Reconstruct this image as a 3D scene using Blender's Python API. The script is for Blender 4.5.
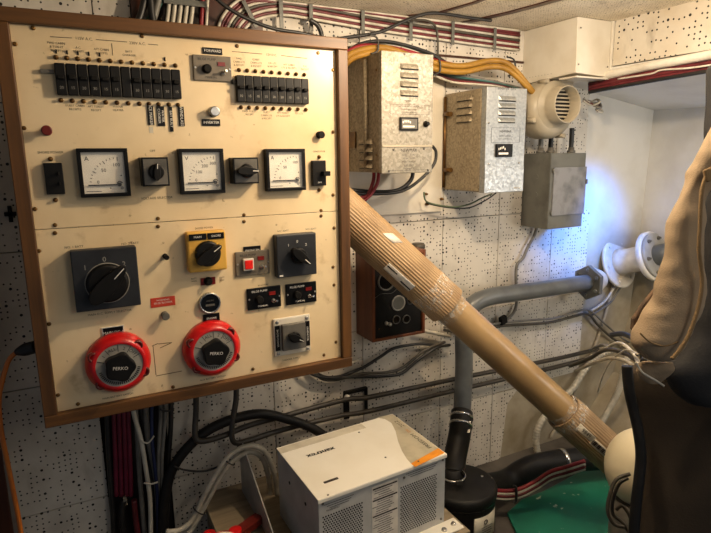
import bpy, bmesh, math, random
from mathutils import Vector, Matrix, noise
random.seed(7)
SC = bpy.context.scene
COL = SC.collection
for o in list(bpy.data.objects): bpy.data.objects.remove(o)

# ------------------------------------------------------------------ camera
FPX, CX, CY, W_, H_ = 555.0, 355.5, 266.5, 711, 533
RT = Vector((.8866, -.4623, -.0123)).normalized()
FW = Vector((.4512, .8706, -.1958)).normalized()
UP = RT.cross(FW).normalized(); RT = FW.cross(UP).normalized()
CAM = Vector((0, 0, 1.05))
cd = bpy.data.cameras.new('camera'); cam = bpy.data.objects.new('camera', cd); COL.objects.link(cam)
cd.sensor_width = 36; cd.lens = FPX / W_ * 36; cd.clip_start = .01
mw = Matrix((RT, UP, -FW)).transposed().to_4x4(); mw.translation = CAM
cam.matrix_world = mw
SC.camera = cam

# ------------------------------------------------------------------ light
wd = bpy.data.worlds.new('world'); SC.world = wd; wd.use_nodes = True
wd.node_tree.nodes['Background'].inputs[0].default_value = (.80, .88, 1.0, 1)
wd.node_tree.nodes['Background'].inputs[1].default_value = .10
SC.view_settings.view_transform = 'Standard'; SC.view_settings.look = 'None'
SC.view_settings.exposure = 0; SC.view_settings.gamma = 1; SC.view_settings.use_curve_mapping = False
def lamp(kind, name, loc, energy, color, size=.05, aim=None, spot=None, blend=.5, sy=None):
    l = bpy.data.lights.new(name, kind); l.energy = energy; l.color = color
    if kind == 'AREA':
        l.size = size
        if sy: l.shape = 'RECTANGLE'; l.size_y = sy
    else: l.shadow_soft_size = size
    if spot: l.spot_size = math.radians(spot); l.spot_blend = blend
    o = bpy.data.objects.new(name, l); COL.objects.link(o); o.location = loc
    if aim is not None: o.rotation_euler = (Vector(aim) - Vector(loc)).to_track_quat('-Z', 'Y').to_euler()
    return o
lamp('POINT', 'work_lamp', (.70, .75, 1.33), 14.5, (1, .79, .55), .016)
lamp('POINT', 'ceiling_lamp', (1.12, .58, 1.31), 7.5, (1, .86, .70), .035)
RT0 = RT * ((690 - CX) / FPX) - UP * ((190 - CY) / FPX) + FW
lamp('SPOT', 'cool_torch', CAM + RT0 * 1.62, 24.0, (.03, .25, 1.0), .04, (1.60, 1.35, .79), 78, 1.0)
lamp('AREA', 'recess_fill', (1.72, .28, .85), 3.4, (1, .95, .88), .35, (1.68, 1.3, 1.12))  # added fill, no real source: brightens the recess and hull side
lamp('AREA', 'cabin_fill', (.75, -.45, 1.35), 2.8, (1, .90, .76), .5, (.75, 1.2, .45))  # added soft fill from behind the camera, lifts the area around the inverter

# ------------------------------------------------------------------ pixel -> place
def ray(px, py): return RT * ((px - CX) / FPX) - UP * ((py - CY) / FPX) + FW
def PY(px, py, y): d = ray(px, py); return CAM + d * (y / d.y)
def PX(px, py, x): d = ray(px, py); return CAM + d * (x / d.x)
def PZ(px, py, z): d = ray(px, py); return CAM + d * ((z - CAM.z) / d.z)
def PD(px, py, dist): return CAM + ray(px, py) * dist

# ------------------------------------------------------------------ materials
MATS = {}
def lin(c):
    if isinstance(c, str):
        c = [int(c[i:i+2], 16) / 255 for i in (0, 2, 4)]
        c = [x / 12.92 if x <= .04045 else ((x + .055) / 1.055) ** 2.4 for x in c]
    return (c[0], c[1], c[2], 1)
class NT:
    def __init__(s, name):
        m = bpy.data.materials.new(name); m.use_nodes = True; s.m = m; s.t = m.node_tree
        s.b = s.t.nodes['Principled BSDF']; s.tc = s.t.nodes.new('ShaderNodeTexCoord').outputs['Object']
    def n(s, t, ins=None, **kw):
        nd = s.t.nodes.new(t)
        for k, v in kw.items(): setattr(nd, k, v)
        for k, v in (ins or {}).items():
            if isinstance(v, bpy.types.NodeSocket): s.t.links.new(v, nd.inputs[k])
            else: nd.inputs[k].default_value = v
        return nd
    def noise(s, scale, detail=4, vec=None, rough=.55): return s.n('ShaderNodeTexNoise', {'Vector': vec or s.tc, 'Scale': scale, 'Detail': detail, 'Roughness': rough}).outputs['Fac']
    def ramp(s, f, a, b): return s.n('ShaderNodeMapRange', {'Value': f, 'From Min': a, 'From Max': b}).outputs['Result']
    def mix(s, f, a, b): return s.n('ShaderNodeMix', {0: f, 6: a, 7: b}, data_type='RGBA').outputs[2]
    def math(s, op, a, b=0.0): return s.n('ShaderNodeMath', {0: a, 1: b}, operation=op).outputs[0]
    def scl(s, v): return s.n('ShaderNodeMapping', {'Vector': s.tc, 'Scale': v}).outputs[0]
    def set(s, k, v):
        if isinstance(v, bpy.types.NodeSocket): s.t.links.new(v, s.b.inputs[k])
        else: s.b.inputs[k].default_value = v
    def bump(s, h, strength=.3, dist=.002):
        s.set('Normal', s.n('ShaderNodeBump', {'Height': h, 'Strength': strength, 'Distance': dist}).outputs[0])
def mat(name, c, rough=.5, metal=0., c2=None, scale=25, lo=.4, hi=.7, bump=0., bs=80, detail=5, spec=None, vec=None):
    k = NT(name)
    if c2 is None:
        b = lin(c); c2 = tuple(x * .72 for x in b[:3]) + (1,)
    else: c2 = lin(c2)
    k.set('Base Color', k.mix(k.ramp(k.noise(scale, detail, k.scl(vec) if vec else None), lo, hi), lin(c), c2))
    k.set('Roughness', rough); k.set('Metallic', metal)
    if spec is not None: k.set('Specular IOR Level', spec)
    if bump: k.bump(k.noise(bs, 3), bump)
    MATS[name] = k.m
    return k.m
def perforated(name, c, c2, axes, pitch=.0118, present=.48, small=.165, big=.26, hole='15110d'):
    k = NT(name)
    sx = k.n('ShaderNodeSeparateXYZ', {0: k.tc})
    v = k.n('ShaderNodeCombineXYZ', {0: sx.outputs[axes[0]], 1: sx.outputs[axes[1]]}).outputs[0]
    vo = k.n('ShaderNodeTexVoronoi', {'Vector': v, 'Scale': 1 / pitch, 'Randomness': .32}, voronoi_dimensions='2D')
    sc = k.n('ShaderNodeSeparateColor', {0: vo.outputs['Color']})
    bigm = k.math('GREATER_THAN', sc.outputs[1], .88)
    rad = k.math('ADD', k.math('MULTIPLY', bigm, big - small), small)
    m = k.math('MULTIPLY', k.math('LESS_THAN', vo.outputs['Distance'], rad), k.math('LESS_THAN', sc.outputs[0], present))
    base = k.mix(k.ramp(k.noise(6, 6), .42, .75), lin(c), lin(c2))
    base = k.mix(k.math('MULTIPLY', k.ramp(k.noise(16, 8, k.scl((1, 1, .35))), .60, .78), .5), base, lin('6b5a45'))
    k.set('Base Color', k.mix(m, base, lin(hole))); k.set('Roughness', .55)
    k.bump(k.math('SUBTRACT', k.noise(60, 3), m), .25)
    MATS[name] = k.m; return k.m
perforated('tile_wall', 'd6cfc2', 'aaa193', (0, 2))
perforated('tile_ceiling', 'e6dcc8', 'c4b59c', (0, 1), pitch=.009, present=.8, small=.15, big=.26, hole='6a5a46')
perforated('tile_beam', 'd0c7b6', 'bcae96', (1, 2), pitch=.0145, present=.5, small=.17, big=.25)
mat('backing', '1d1511', .8)
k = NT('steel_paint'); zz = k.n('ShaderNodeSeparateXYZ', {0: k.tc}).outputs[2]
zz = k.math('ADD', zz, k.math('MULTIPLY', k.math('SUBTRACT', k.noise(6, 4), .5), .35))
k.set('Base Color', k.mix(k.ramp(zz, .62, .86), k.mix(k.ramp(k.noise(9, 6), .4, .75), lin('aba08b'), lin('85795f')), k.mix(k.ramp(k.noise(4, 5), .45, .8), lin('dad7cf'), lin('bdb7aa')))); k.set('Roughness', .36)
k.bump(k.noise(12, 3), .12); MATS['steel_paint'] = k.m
mat('steel_white', 'd6d3ca', .4, c2='b9b3a6', scale=5, lo=.45, hi=.8, bump=.12, bs=12)
mat('stub_paint', 'cfc7b5', .4, c2='a99f89', scale=30)
mat('hull_tan', 'b5aa96', .42, c2='8d8069', scale=7, lo=.4, hi=.75, bump=.2, bs=14)
mat('duct_cream', 'd9d2c2', .45, c2='c8bda8', scale=8, bump=.05)
mat('floor_grey', '5b554e', .6, c2='3c3732', scale=12, bump=.2)
k = NT('green_deck')
k.set('Base Color', k.mix(k.ramp(k.noise(30, 3), .68, .71), k.mix(k.ramp(k.noise(7, 5), .4, .7), lin('1f7a60'), lin('17604c')), lin('b9bda8')))
k.set('Roughness', .4); MATS['green_deck'] = k.m
def wood(name, a, b, axis, rough=.3):
    s = [40, 40, 40]; s[axis] = 2.5
    k = NT(name); k.set('Base Color', k.mix(k.ramp(k.noise(1, 6, k.scl(s), .65), .35, .68), lin(a), lin(b)))
    k.set('Roughness', rough); MATS[name] = k.m
wood('wood_x', '6a441a', '40270c', 0, .5); wood('wood_z', '6a441a', '40270c', 2, .5)
wood('wood_box', '7c4420', '5c2d12', 2, .4); wood('wood_dark', '46200f', '2a1209', 2); wood('bench_wood', '8f8169', '6b5c47', 0, .6)
k = NT('board_cream')
c = k.mix(k.ramp(k.noise(5, 6), .4, .75), lin('e6d0a8'), lin('d2b789'))
c = k.mix(k.math('MULTIPLY', k.ramp(k.noise(22, 8), .6, .74), .45), c, lin('9a7442'))
c = k.mix(k.math('MULTIPLY', k.ramp(k.noise(55, 4), .68, .72), .6), c, lin('7b5a36'))
k.set('Base Color', c); k.set('Roughness', .34); MATS['board_cream'] = k.m
def galv(name, a, b, rough, metal):
    k = NT(name)
    vo = k.n('ShaderNodeTexVoronoi', {'Vector': k.tc, 'Scale': 190.0})
    f = k.n('ShaderNodeSeparateColor', {0: vo.outputs['Color']}).outputs[0]
    f2 = k.math('ADD', k.math('MULTIPLY', f, .5), k.math('MULTIPLY', k.noise(18, 6), .6))
    k.set('Base Color', k.mix(k.ramp(f2, .2, .85), lin(a), lin(b))); k.set('Metallic', metal)
    k.set('Roughness', k.n('ShaderNodeMapRange', {'Value': f, 'To Min': rough, 'To Max': rough + .2}).outputs[0]); MATS[name] = k.m
galv('galv_warm', 'a8a294', '857e70', .40, .6); galv('galv_cool', 'b4b6b5', '9a9ea0', .34, .75)
galv('galv_side', 'a0937b', '7f725c', .5, .25); galv('steel_bright', 'c8c8c6', 'a8a8a6', .22, .9)
mat('enamel_grey', '65655f', .32, c2='4a4a45', scale=16, lo=.45, hi=.75)
mat('enamel_door', '85868a', .25, c2='5f6064', scale=18, lo=.45, hi=.7)
mat('black_plastic', '0e0d0c', .42, c2='171513', spec=.25); mat('black_gloss', '0c0c0c', .15)
mat('black_rubber', '121110', .55, c2='1e1c1a', spec=.3); mat('matt_black', '12110f', .7, spec=.2)
mat('dark_plate', '24262a', .45, c2='191a1d', scale=30, lo=.5, hi=.7); mat('bezel', '0b0a0a', .4, spec=.25)
mat('grey_plate', '6f6658', .45, c2='5b5346'); mat('grey_mid', '67635b', .4, c2='4b4842')
mat('dial_white', 'ece6d6', .4, c2='e2dac8'); mat('label_black', '0a0909', .4, spec=.25); mat('white_ink', 'e8e4da', .6)
mat('ink', '2c231b', .7); mat('ink_black', '121110', .6); mat('ink_orange', 'd9861c', .5)
mat('red_plastic', 'd01618', .28, c2='b01012'); mat('red_bright', 'f02418', .3, c2='d01c12'); mat('red_dim', '7a1710', .3)
mat('yellow_plate', 'd9a948', .4, c2='c4943a'); mat('brass', '7a5a2c', .4, .6, c2='4b3018'); mat('chrome', 'd8d6d0', .18, 1.)
mat('dial_grey', 'a09c92', .4, c2='86827a'); mat('sticker_red', 'c23a20', .5); mat('grime', '5b4020', .8)
mat('red_knob', '6b2018', .35, c2='4b140e'); mat('beige_plastic', 'a99f8b', .42, c2='958a74', scale=10)
mat('pipe_grey', '606466', .35, c2='4c4f52', scale=14, bump=.08); mat('pipe_cream', 'dcd6c8', .35, c2='c8bfae')
mat('hose_white', 'bdb7a8', .5, c2='98907f'); mat('cable_grey', '7c7972', .5, c2='5f5c56'); mat('cable_white', 'cfc9ba', .45, c2='aaa390')
mat('cable_maroon', '6c262b', .45, c2='4c191d'); mat('cable_red', '8e1a24', .45, c2='6c121a'); mat('cable_magenta', '701630', .5, c2='4f0f22')
mat('cable_black', '1b1a19', .45, c2='2a2826'); mat('cable_yellow', '9c7428', .5, c2='7d5818', scale=20); mat('cable_green', '5d6a50', .5); mat('cable_teal', '3d6a66', .5)
mat('cable_orange', 'b5661e', .45, c2='9a4c18', scale=8); mat('cable_olive', '4c463b', .5, c2='36312a', scale=30)
mat('conduit_dark', '3a342c', .5, c2='26221d', scale=30); mat('cable_blue', '1e2a50', .5)
mat('inverter_white', 'ece8dc', .38, c2='e2dccc', scale=6); mat('inverter_side', 'b9bab8', .35, c2='a9aaa8'); mat('inv_beige', 'b9b19a', .45); mat('inv_orange', 'e59220', .4, c2='d6841a')
mat('plate_grey', 'a2a09a', .35, c2='8d8b86'); mat('globe_cream', 'eadfc0', .4, c2='e0d2ae', scale=6)
mat('paper', 'cfc8b6', .55, c2='b7af9b'); mat('paper_white', 'e6e0d4', .5)
mat('kraft', 'a88c67', .5, c2='8b7050', scale=14, vec=(1, 1, 1)); mat('kraft_smooth', 'a98c62', .3, c2='927650', scale=6)
mat('canvas_tan', '9a876e', .9, c2='776651', scale=9, lo=.35, hi=.75, bump=.35, bs=420); mat('canvas_seam', '7d6544', .9, bump=.5, bs=300)
mat('canvas_brown', '33281a', .9, c2='261d12', scale=7, bump=.3, bs=300); mat('garment_black', '15161a', .8, c2='0d0e11', bump=.3, bs=200)
mat('lining_stripe', '5d4632', .85, c2='33261c', scale=60)
k = NT('clear_tape'); k.set('Base Color', (.95, .9, .8, 1)); k.set('Roughness', .12); k.set('Alpha', k.n('ShaderNodeMapRange', {'Value': k.noise(90, 5), 'From Min': .45, 'From Max': .7, 'To Min': .05, 'To Max': .55}).outputs[0])
k.bump(k.noise(70, 5), .9, .004); MATS['clear_tape'] = k.m
k = NT('glass'); k.set('Base Color', (.9, .93, 1, 1)); k.set('Roughness', .05); k.set('Alpha', .04); MATS['glass'] = k.m

# ------------------------------------------------------------------ mesh builder
ORG = {}
class MB:
    def __init__(s): s.v = []; s.f = []; s.sm = []
    def add(s, vs, fs, smooth=False):
        n = len(s.v); s.v += [Vector(p) for p in vs]
        for f in fs: s.f.append([i + n for i in f]); s.sm.append(smooth)
        return s
    def obox(s, c, ax, ay, az):
        c, ax, ay, az = map(Vector, (c, ax, ay, az))
        vs = [c + ax * i + ay * j + az * k for i in (-1, 1) for j in (-1, 1) for k in (-1, 1)]
        fl = [(0, 1, 3, 2), (4, 6, 7, 5), (0, 4, 5, 1), (2, 3, 7, 6), (0, 2, 6, 4), (1, 5, 7, 3)]
        if ax.cross(ay).dot(az) < 0: fl = [tuple(reversed(f)) for f in fl]
        return s.add(vs, fl)
    def box(s, x0, x1, y0, y1, z0, z1):
        return s.obox(((x0+x1)/2, (y0+y1)/2, (z0+z1)/2), (abs(x1-x0)/2, 0, 0), (0, abs(y1-y0)/2, 0), (0, 0, abs(z1-z0)/2))
    def lathe(s, o, ax, prof, n=20, cap=True, smooth=True, twist=0., ref=None):
        o = Vector(o); ax = Vector(ax).normalized()
        u = Vector(ref) if ref else ax.orthogonal(); u = (u - ax * u.dot(ax)).normalized(); w = ax.cross(u)
        vs = []
        for r, h in prof:
            for i in range(n):
                a = 2 * math.pi * i / n + twist
                vs.append(o + ax * h + (u * math.cos(a) + w * math.sin(a)) * r)
        fs = []
        for j in range(len(prof) - 1):
            for i in range(n):
                k = (i + 1) % n; fs.append((j*n+i, j*n+k, (j+1)*n+k, (j+1)*n+i))
        s.add(vs, fs, smooth)
        if cap:
            n0 = len(s.v) - len(vs)
            s.f.append([n0 + i for i in reversed(range(n))]); s.sm.append(False)
            s.f.append([n0 + (len(prof)-1)*n + i for i in range(n)]); s.sm.append(False)
        return s
    def cyl(s, a, b, r, r2=None, n=16, smooth=True):
        a, b = Vector(a), Vector(b); return s.lathe(a, b - a, [(r, 0), (r if r2 is None else r2, (b-a).length)], n, True, smooth)
    def disc(s, c, nrm, r, t=.0006, n=24): return s.lathe(c, nrm, [(r, 0), (r, t)], n)
    def ring(s, c, ax, R, r, n=28, m=8):
        return s.lathe(c, ax, [(R + r*math.cos(2*math.pi*i/m), r*math.sin(2*math.pi*i/m)) for i in range(m+1)], n, False)
    def tube(s, pts, r, n=8, sub=6, ry=None):
        pts = [Vector(p) for p in pts]; P = []
        for i in range(len(pts) - 1):
            p0, p1, p2, p3 = pts[max(i-1, 0)], pts[i], pts[i+1], pts[min(i+2, len(pts)-1)]
            for k in range(sub):
                t = k / sub; P.append(.5 * ((2*p1) + (p2-p0)*t + (2*p0-5*p1+4*p2-p3)*t*t + (3*p1-p0-3*p2+p3)*t**3))
        P.append(pts[-1])
        u = None; vs = []
        for i, p in enumerate(P):
            t = (P[min(i+1, len(P)-1)] - P[max(i-1, 0)]).normalized()
            u = t.orthogonal() if u is None else u - t * u.dot(t)
            u.normalize(); w = t.cross(u); rr = r(i / (len(P)-1)) if callable(r) else r
            for k in range(n):
                a = 2*math.pi*k/n; vs.append(p + (u*math.cos(a) + w*math.sin(a)) * rr)
        fs = [(j*n+i, j*n+(i+1) % n, (j+1)*n+(i+1) % n, (j+1)*n+i) for j in range(len(P)-1) for i in range(n)]
        s.add(vs, fs, True); n0 = len(s.v) - len(vs)
        s.f.append([n0 + i for i in reversed(range(n))]); s.sm.append(False)
        s.f.append([n0 + (len(P)-1)*n + i for i in range(n)]); s.sm.append(False)
        return s
    def prism(s, poly, vec):
        poly = [Vector(p) for p in poly]; vec = Vector(vec); n = len(poly)
        nr = Vector()
        for i in range(n): nr += (poly[i]-poly[0]).cross(poly[(i+1) % n]-poly[0])
        if nr.dot(vec) > 0: poly.reverse()
        return s.add(poly + [p + vec for p in poly], [tuple(range(n)), tuple(reversed(range(n, 2*n)))] + [(i, i+n, (i+1) % n + n, (i+1) % n) for i in range(n)])
    def text(s, t, c, h, r=(1, 0, 0), u=(0, 0, 1), align='CENTER', sx=1.0):
        k = (t, align)
        if k not in MB.TC:
            cu = bpy.data.curves.new('t', 'FONT'); cu.body = t; cu.align_x = align; cu.align_y = 'CENTER'; cu.resolution_u = 2
            o = bpy.data.objects.new('t', cu); COL.objects.link(o); bpy.context.view_layer.update()
            me = bpy.data.meshes.new_from_object(o.evaluated_get(bpy.context.evaluated_depsgraph_get()))
            MB.TC[k] = ([v.co.copy() for v in me.vertices], [tuple(p.vertices) for p in me.polygons])
            bpy.data.objects.remove(o); bpy.data.curves.remove(cu); bpy.data.meshes.remove(me)
        vs, fs = MB.TC[k]; c = Vector(c); r = Vector(r).normalized(); u = Vector(u).normalized(); h = h / .7
        return s.add([c + r*v.x*h*sx + u*v.y*h for v in vs], fs)
    def build(s, name, m, parent=None, bevel=0, sub=0, label=None, solid=0, shade=True):
        me = bpy.data.meshes.new(name); org = ORG.get(parent, Vector()) if parent else s.center()
        if getattr(s, 'org', None) is not None: org = s.org
        me.from_pydata([tuple(v - org) for v in s.v], [], s.f)
        me.polygons.foreach_set('use_smooth', s.sm)
        me.materials.append(MATS[m] if isinstance(m, str) else m); me.update()
        o = bpy.data.objects.new(name, me); COL.objects.link(o)
        if parent: o.parent = parent
        else: o.location = org
        ORG[o] = org
        if solid: q = o.modifiers.new('thick', 'SOLIDIFY'); q.thickness = solid
        if bevel: q = o.modifiers.new('bevel', 'BEVEL'); q.width = bevel; q.segments = 2; q.limit_method = 'ANGLE'; q.angle_limit = math.radians(40)
        if sub: q = o.modifiers.new('sub', 'SUBSURF'); q.levels = sub; q.render_levels = sub
        if label: o['label'] = label
        return o
    def center(s):
        if not s.v: return Vector()
        return Vector(((min(v.x for v in s.v)+max(v.x for v in s.v))/2, (min(v.y for v in s.v)+max(v.y for v in s.v))/2, min(v.z for v in s.v)))
MB.TC = {}
def tag(o, label, cat, group=None):
    o['label'] = label; o['category'] = cat
    if group: o['group'] = group
    return o
def thing(name, label, cat, loc, group=None):
    o = bpy.data.objects.new(name, None); COL.objects.link(o); o.location = loc; o.empty_display_size = .03
    ORG[o] = Vector(loc); return tag(o, label, cat, group)
def struct(name, mb, m, **kw): o = mb.build(name, m, **kw); o['kind'] = 'structure'; return o
def qbox(mb, q, y0, y1):
    """box whose front is seen at pixels q (two corners tl, br or four) at depth y0"""
    ps = [PY(x, y, y0) for x, y in q]
    if len(ps) == 2: x0, x1, z1, z0 = ps[0].x, ps[1].x, ps[0].z, ps[1].z
    else: x0 = (ps[0].x+ps[3].x)/2; x1 = (ps[1].x+ps[2].x)/2; z1 = (ps[0].z+ps[1].z)/2; z0 = (ps[2].z+ps[3].z)/2
    mb.box(x0, x1, y0, y1, z0, z1); return x0, x1, z0, z1
WY = 1.35          # face of the tiled bulkhead
FZ = 0.0           # floor
CZ = 1.415         # ceiling at the bulkhead

# ================================================================== STRUCTURE
struct('floor', MB().box(-.6, 2.0, .25, 1.45, -.04, 0), 'floor_grey')
struct('ceiling', MB().box(-.6, 2.0, .2, 1.45, CZ, CZ+.03), 'tile_ceiling')
mb = MB().box(-.6, 2.0, WY+.012, WY+.05, 0, CZ)
struct('wall_back', mb, 'backing')
# tiled cladding: rows and columns of perforated boards with dark gaps
rows = [0] + [CAM.z - .797 + .0, CAM.z - .493, CAM.z - .19, CAM.z + .113, CZ]
cols = [-.6, -.21, .02]
cols2 = [.165, .447, .72, .997, 1.215, 1.45, 1.63]
g = .0012
mb = MB()
def tiles(cs, jr=range(4)):
    for i in range(len(cs)-1):
        for j in jr:
            x0, x1, z0, z1 = cs[i]+g, cs[i+1]-g, rows[j]+g, rows[j+1]-g
            if x1 > 1.46 and j == 0: continue
            if x1 > 1.3 and j == 0:
                continue
            mb.box(x0, x1, WY, WY+.0115, z0, z1)
tiles(cols, range(3)); tiles([-.6, -.21, .02, .09, .163], [3])
for j in (4,):
    for a_, b_ in ((-.6, -.21), (-.21, .09), (.09, .165)): mb.box(a_+g, b_-g, WY, WY+.0115, rows[4]+g, rows[5]-g)
tiles([.35, .447, .72, .997, 1.215, 1.45, 1.59], (3, 4)); tiles(cols2, range(3))
# lower right boards are cut to the curve of the hull
mb.prism([(1.217, WY, .0), (1.262, WY, .0), (1.285, WY, .20), (1.33, WY, .247), (1.217, WY, .25)], (0, .0115, 0))
struct('trim_1', mb, 'tile_wall')
# right of the boards the bulkhead is painted steel, then the hull side curves inwards
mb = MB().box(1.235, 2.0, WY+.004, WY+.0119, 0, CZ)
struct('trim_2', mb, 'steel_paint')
prof = [(1.985, CZ), (1.935, 1.25), (1.93, 1.05), (1.917, .73), (1.905, .55), (1.895, .42), (1.83, .21), (1.765, .14), (1.63, .0)]
mb = MB()
vs = []; 
for y in (WY+.004, .25):
    for x, z in prof: vs.append((x, y, z))
    vs += [(2.1, y, 0), (2.1, y, CZ)]
n = len(prof)+2
mb.add(vs, [(i, i+1, i+1+n, i+n) for i in range(n-1)] + [tuple(range(n)), tuple(reversed(range(n, 2*n)))])
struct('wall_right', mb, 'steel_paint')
# welded frame and the stiffener on the lower steel
mb = MB()
struct('trim_4', MB().tube([(1.79, WY-.004, .68), (1.775, WY-.004, .55), (1.70, WY-.004, .33), (1.58, WY-.004, .12), (1.50, WY-.004, .02)], .006, 6), 'hull_tan')
# beam of perforated board on the right, with white edge moulding, and the sloping head of the recess
BX = 1.43
mb = MB().box(BX, BX+.012, .3, 1.142, CAM.z+.243, CZ)
struct('trim_5', mb, 'tile_beam')
struct('trim_6', MB().box(BX-.007, BX+.012, 1.144, 1.168, CAM.z+.205, CZ), 'duct_cream', bevel=.001)
mb = MB().add([(BX, .25, CAM.z+.185), (BX, WY+.005, CAM.z+.225), (1.96, WY+.005, CAM.z+.145), (1.96, .25, CAM.z+.135),
               (BX, .25, CAM.z+.24), (BX, WY+.005, CAM.z+.24), (1.96, WY+.005, CAM.z+.24), (1.96, .25, CAM.z+.24)],
              [(0, 1, 2, 3), (7, 6, 5, 4), (0, 4, 5, 1), (1, 5, 6, 2), (2, 6, 7, 3), (3, 7, 4, 0)])
struct('trim_7', mb, 'steel_white')
struct('trim_8', MB().box(-.235, PY(9, 500, 1.27).x, 1.27, WY-.001, 0, CZ), 'wood_dark', bevel=.003)
# plain cream mounting board behind the chargers
a = PY(430, 60, WY-.008); b = PY(443, 212, WY-.008)
struct('trim_9', MB().box(.60, .985, WY-.008, WY-.0005, CAM.z-.165, CAM.z+.25), 'duct_cream', bevel=.001)
# ceiling battens / dark edge strips
def cstrip(pts, w, name):
    mb = MB(); P = [PZ(x, y, CZ) for x, y in pts]
    for i in range(len(P)-1):
        d = (P[i+1]-P[i]); c = (P[i]+P[i+1])/2; mb.obox(c - Vector((0, 0, .0015)), d/2*1.02, Vector((-d.y, d.x, 0)).normalized()*w/2, (0, 0, .0015))
    struct(name, mb, 'wood_dark')
cstrip([(455, 24), (475, 20), (510, 12), (540, 4), (575, -6)], .022, 'trim_10')
cstrip([(340, 24), (372, 18), (403, 16), (440, 12), (475, 2), (500, -8)], .013, 'trim_11')
struct('trim_12', MB().box(.2, 1.285, WY-.006, WY, CAM.z+.27, CAM.z+.276), 'wood_dark')

# ================================================================== SWITCH PANEL
YB = 1.10; PN = (0, -1, 0)
pan = thing('switch_panel', 'large cream electrical switch panel in a wooden frame, full of breakers, meters and rotary switches', 'control panel', (.235, YB, CAM.z-.475))
def F(px, py, y=YB): return PY(px, py, y)
X0, X1, Z1, Z0 = -.052, .529, CAM.z+.2156, CAM.z-.4565      # visible board
fw = .0225
for z_ in (Z1, Z0-fw): MB().box(X0-fw, X1+fw, YB-.014, YB+.035, z_, z_+fw).build('frame_rail', 'wood_x', pan, bevel=.0015)
for x_ in (X0-fw, X1): MB().box(x_, x_+fw, YB-.0135, YB+.035, Z0+.0003, Z1-.0003).build('frame_stile', 'wood_z', pan, bevel=.0015)
zs = CAM.z-.098*1.1+.0
zs = (F(36, 229).z + F(334, 212).z)/2
MB().box(X0, X1, YB, YB+.006, zs+.0006, Z1).build('upper_board', 'board_cream', pan, bevel=.0006)
MB().box(X0, X1, YB, YB+.006, Z0, zs-.0006).build('lower_board', 'board_cream', pan, bevel=.0006)
for x in (.37, .45): MB().box(x, x+.03, YB+.006, WY-.001, CAM.z-.25, CAM.z+.05).build('mounting_batten', 'wood_dark', pan)
S = lambda y=YB: y - .0002
# screws
scr = [(33,28),(142,36),(15,44),(24,128),(35,209),(55,225),(55,233),(158,218.5),(158,226.5),(244,215),(244,221.5),(321,210.5),(321,216),(318,53),(237,46),(333,70),(333,132),(333,195),(334,228),(334,285),(336,342),(39,251),(49,324),(58,395),(78,404),(173,387),(253,369),(324,355),(333,267)]
for x, y in scr:
    p = F(x, y); MB().lathe(p, PN, [(.0038, 0), (.0034, .0014), (.0018, .0022)], 10).build('screw', 'brass', pan)
# indicator studs
st = [(56+10.85*i, 57.3+.75*i) for i in range(12)] + [(61+11.2*i, 100.3+.5*i) for i in range(8)] + [(149, 104), (158.5, 104.3), (168.8, 104.6), (178, 105)]
st += [(239+8.15*i, 70+.6*i) for i in range(9)] + [(241+8.1*i, 107.3+.3*i) for i in range(9)] + [(50.5, 159), (55.5, 200), (319, 157), (319, 190)]
for x, y in st:
    p = F(x, y); MB().lathe(p, PN, [(.0042, 0), (.0038, .0015), (.0026, .002), (.0024, .006), (.001, .007)], 10).build('indicator_stud', 'brass', pan)
# small plunger tips over the first studs
mbx = MB()
for i in (0, 1, 2, 3, 4, 10):
    p = F(56.4+10.85*i, 53.5+.75*i); mbx.cyl(p, p+Vector((0, -.002, .006)), .0013, n=6)
mbx.build('cable_tie_tip', 'matt_black', pan)
# breaker banks
def breaker(x0, x1, z0, z1, on, blank=False):
    d = .011; mb = MB(); g = .0007
    mb.box(x0+g, x1-g, YB-d, YB, z0, z1)
    b = mb.build('circuit_breaker', 'black_plastic', pan, bevel=.0012)
    w = x1-x0; zc = (z0+z1)/2; h = z1-z0
    if blank: return b
    mb = MB(); mb.box(x0+w*.2, x1-w*.2, YB-d-.007, YB-d, zc-h*.01, zc+h*.14 if on else zc+h*.1); mb.build('toggle', 'matt_black', b, bevel=.001)
    mb = MB(); mb.box(x1-g*2.2, x1-g*.9, YB-d-.0006, YB-d, z0+h*.04, z1-h*.04); mb.build('edge_strip', 'grey_mid', b)
    mb = MB(); mb.text(random.choice(('15', '20', '30')), ((x0+x1)/2, YB-d-.0004, zc-h*.27), .0045)
    mb.build('rating_mark', 'dial_grey', b)
    return b
def bank(tl, tr, br, bl, n, blank=()):
    y = YB-.011
    a, b, c, d = (F(*q, y) for q in (tl, tr, br, bl))
    x0 = (a.x+d.x)/2; x1 = (b.x+c.x)/2; z1 = (a.z+b.z)/2; z0 = (c.z+d.z)/2
    for i in range(n): breaker(x0+(x1-x0)*i/n, x0+(x1-x0)*(i+1)/n, z0, z1, i % 2, i in blank)
bank((53, 62), (180.5, 70), (182, 99.5), (57, 94), 12, (6,))
bank((236, 74.5), (308.5, 79), (309.5, 105), (237.5, 101), 9)
p0, p1 = F(43, 163, YB-.01), F(65.5, 194, YB-.01)
mbx = MB().box(p0.x, p1.x, YB-.01, YB, p1.z, p0.z); b = mbx.build('circuit_breaker', 'black_plastic', pan, bevel=.0012)
for zz in (.3, .62): MB().box(p0.x+.02, p1.x-.006, YB-.019, YB-.01, p0.z+(p1.z-p0.z)*zz-.005, p0.z+(p1.z-p0.z)*zz+.001).build('toggle', 'matt_black', b, bevel=.001)
p0, p1 = F(312.5, 160.5, YB-.01), F(326.5, 185.5, YB-.01)
b = MB().box(p0.x, p1.x, YB-.01, YB, p1.z, p0.z).build('circuit_breaker', 'black_plastic', pan, bevel=.0012)
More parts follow.
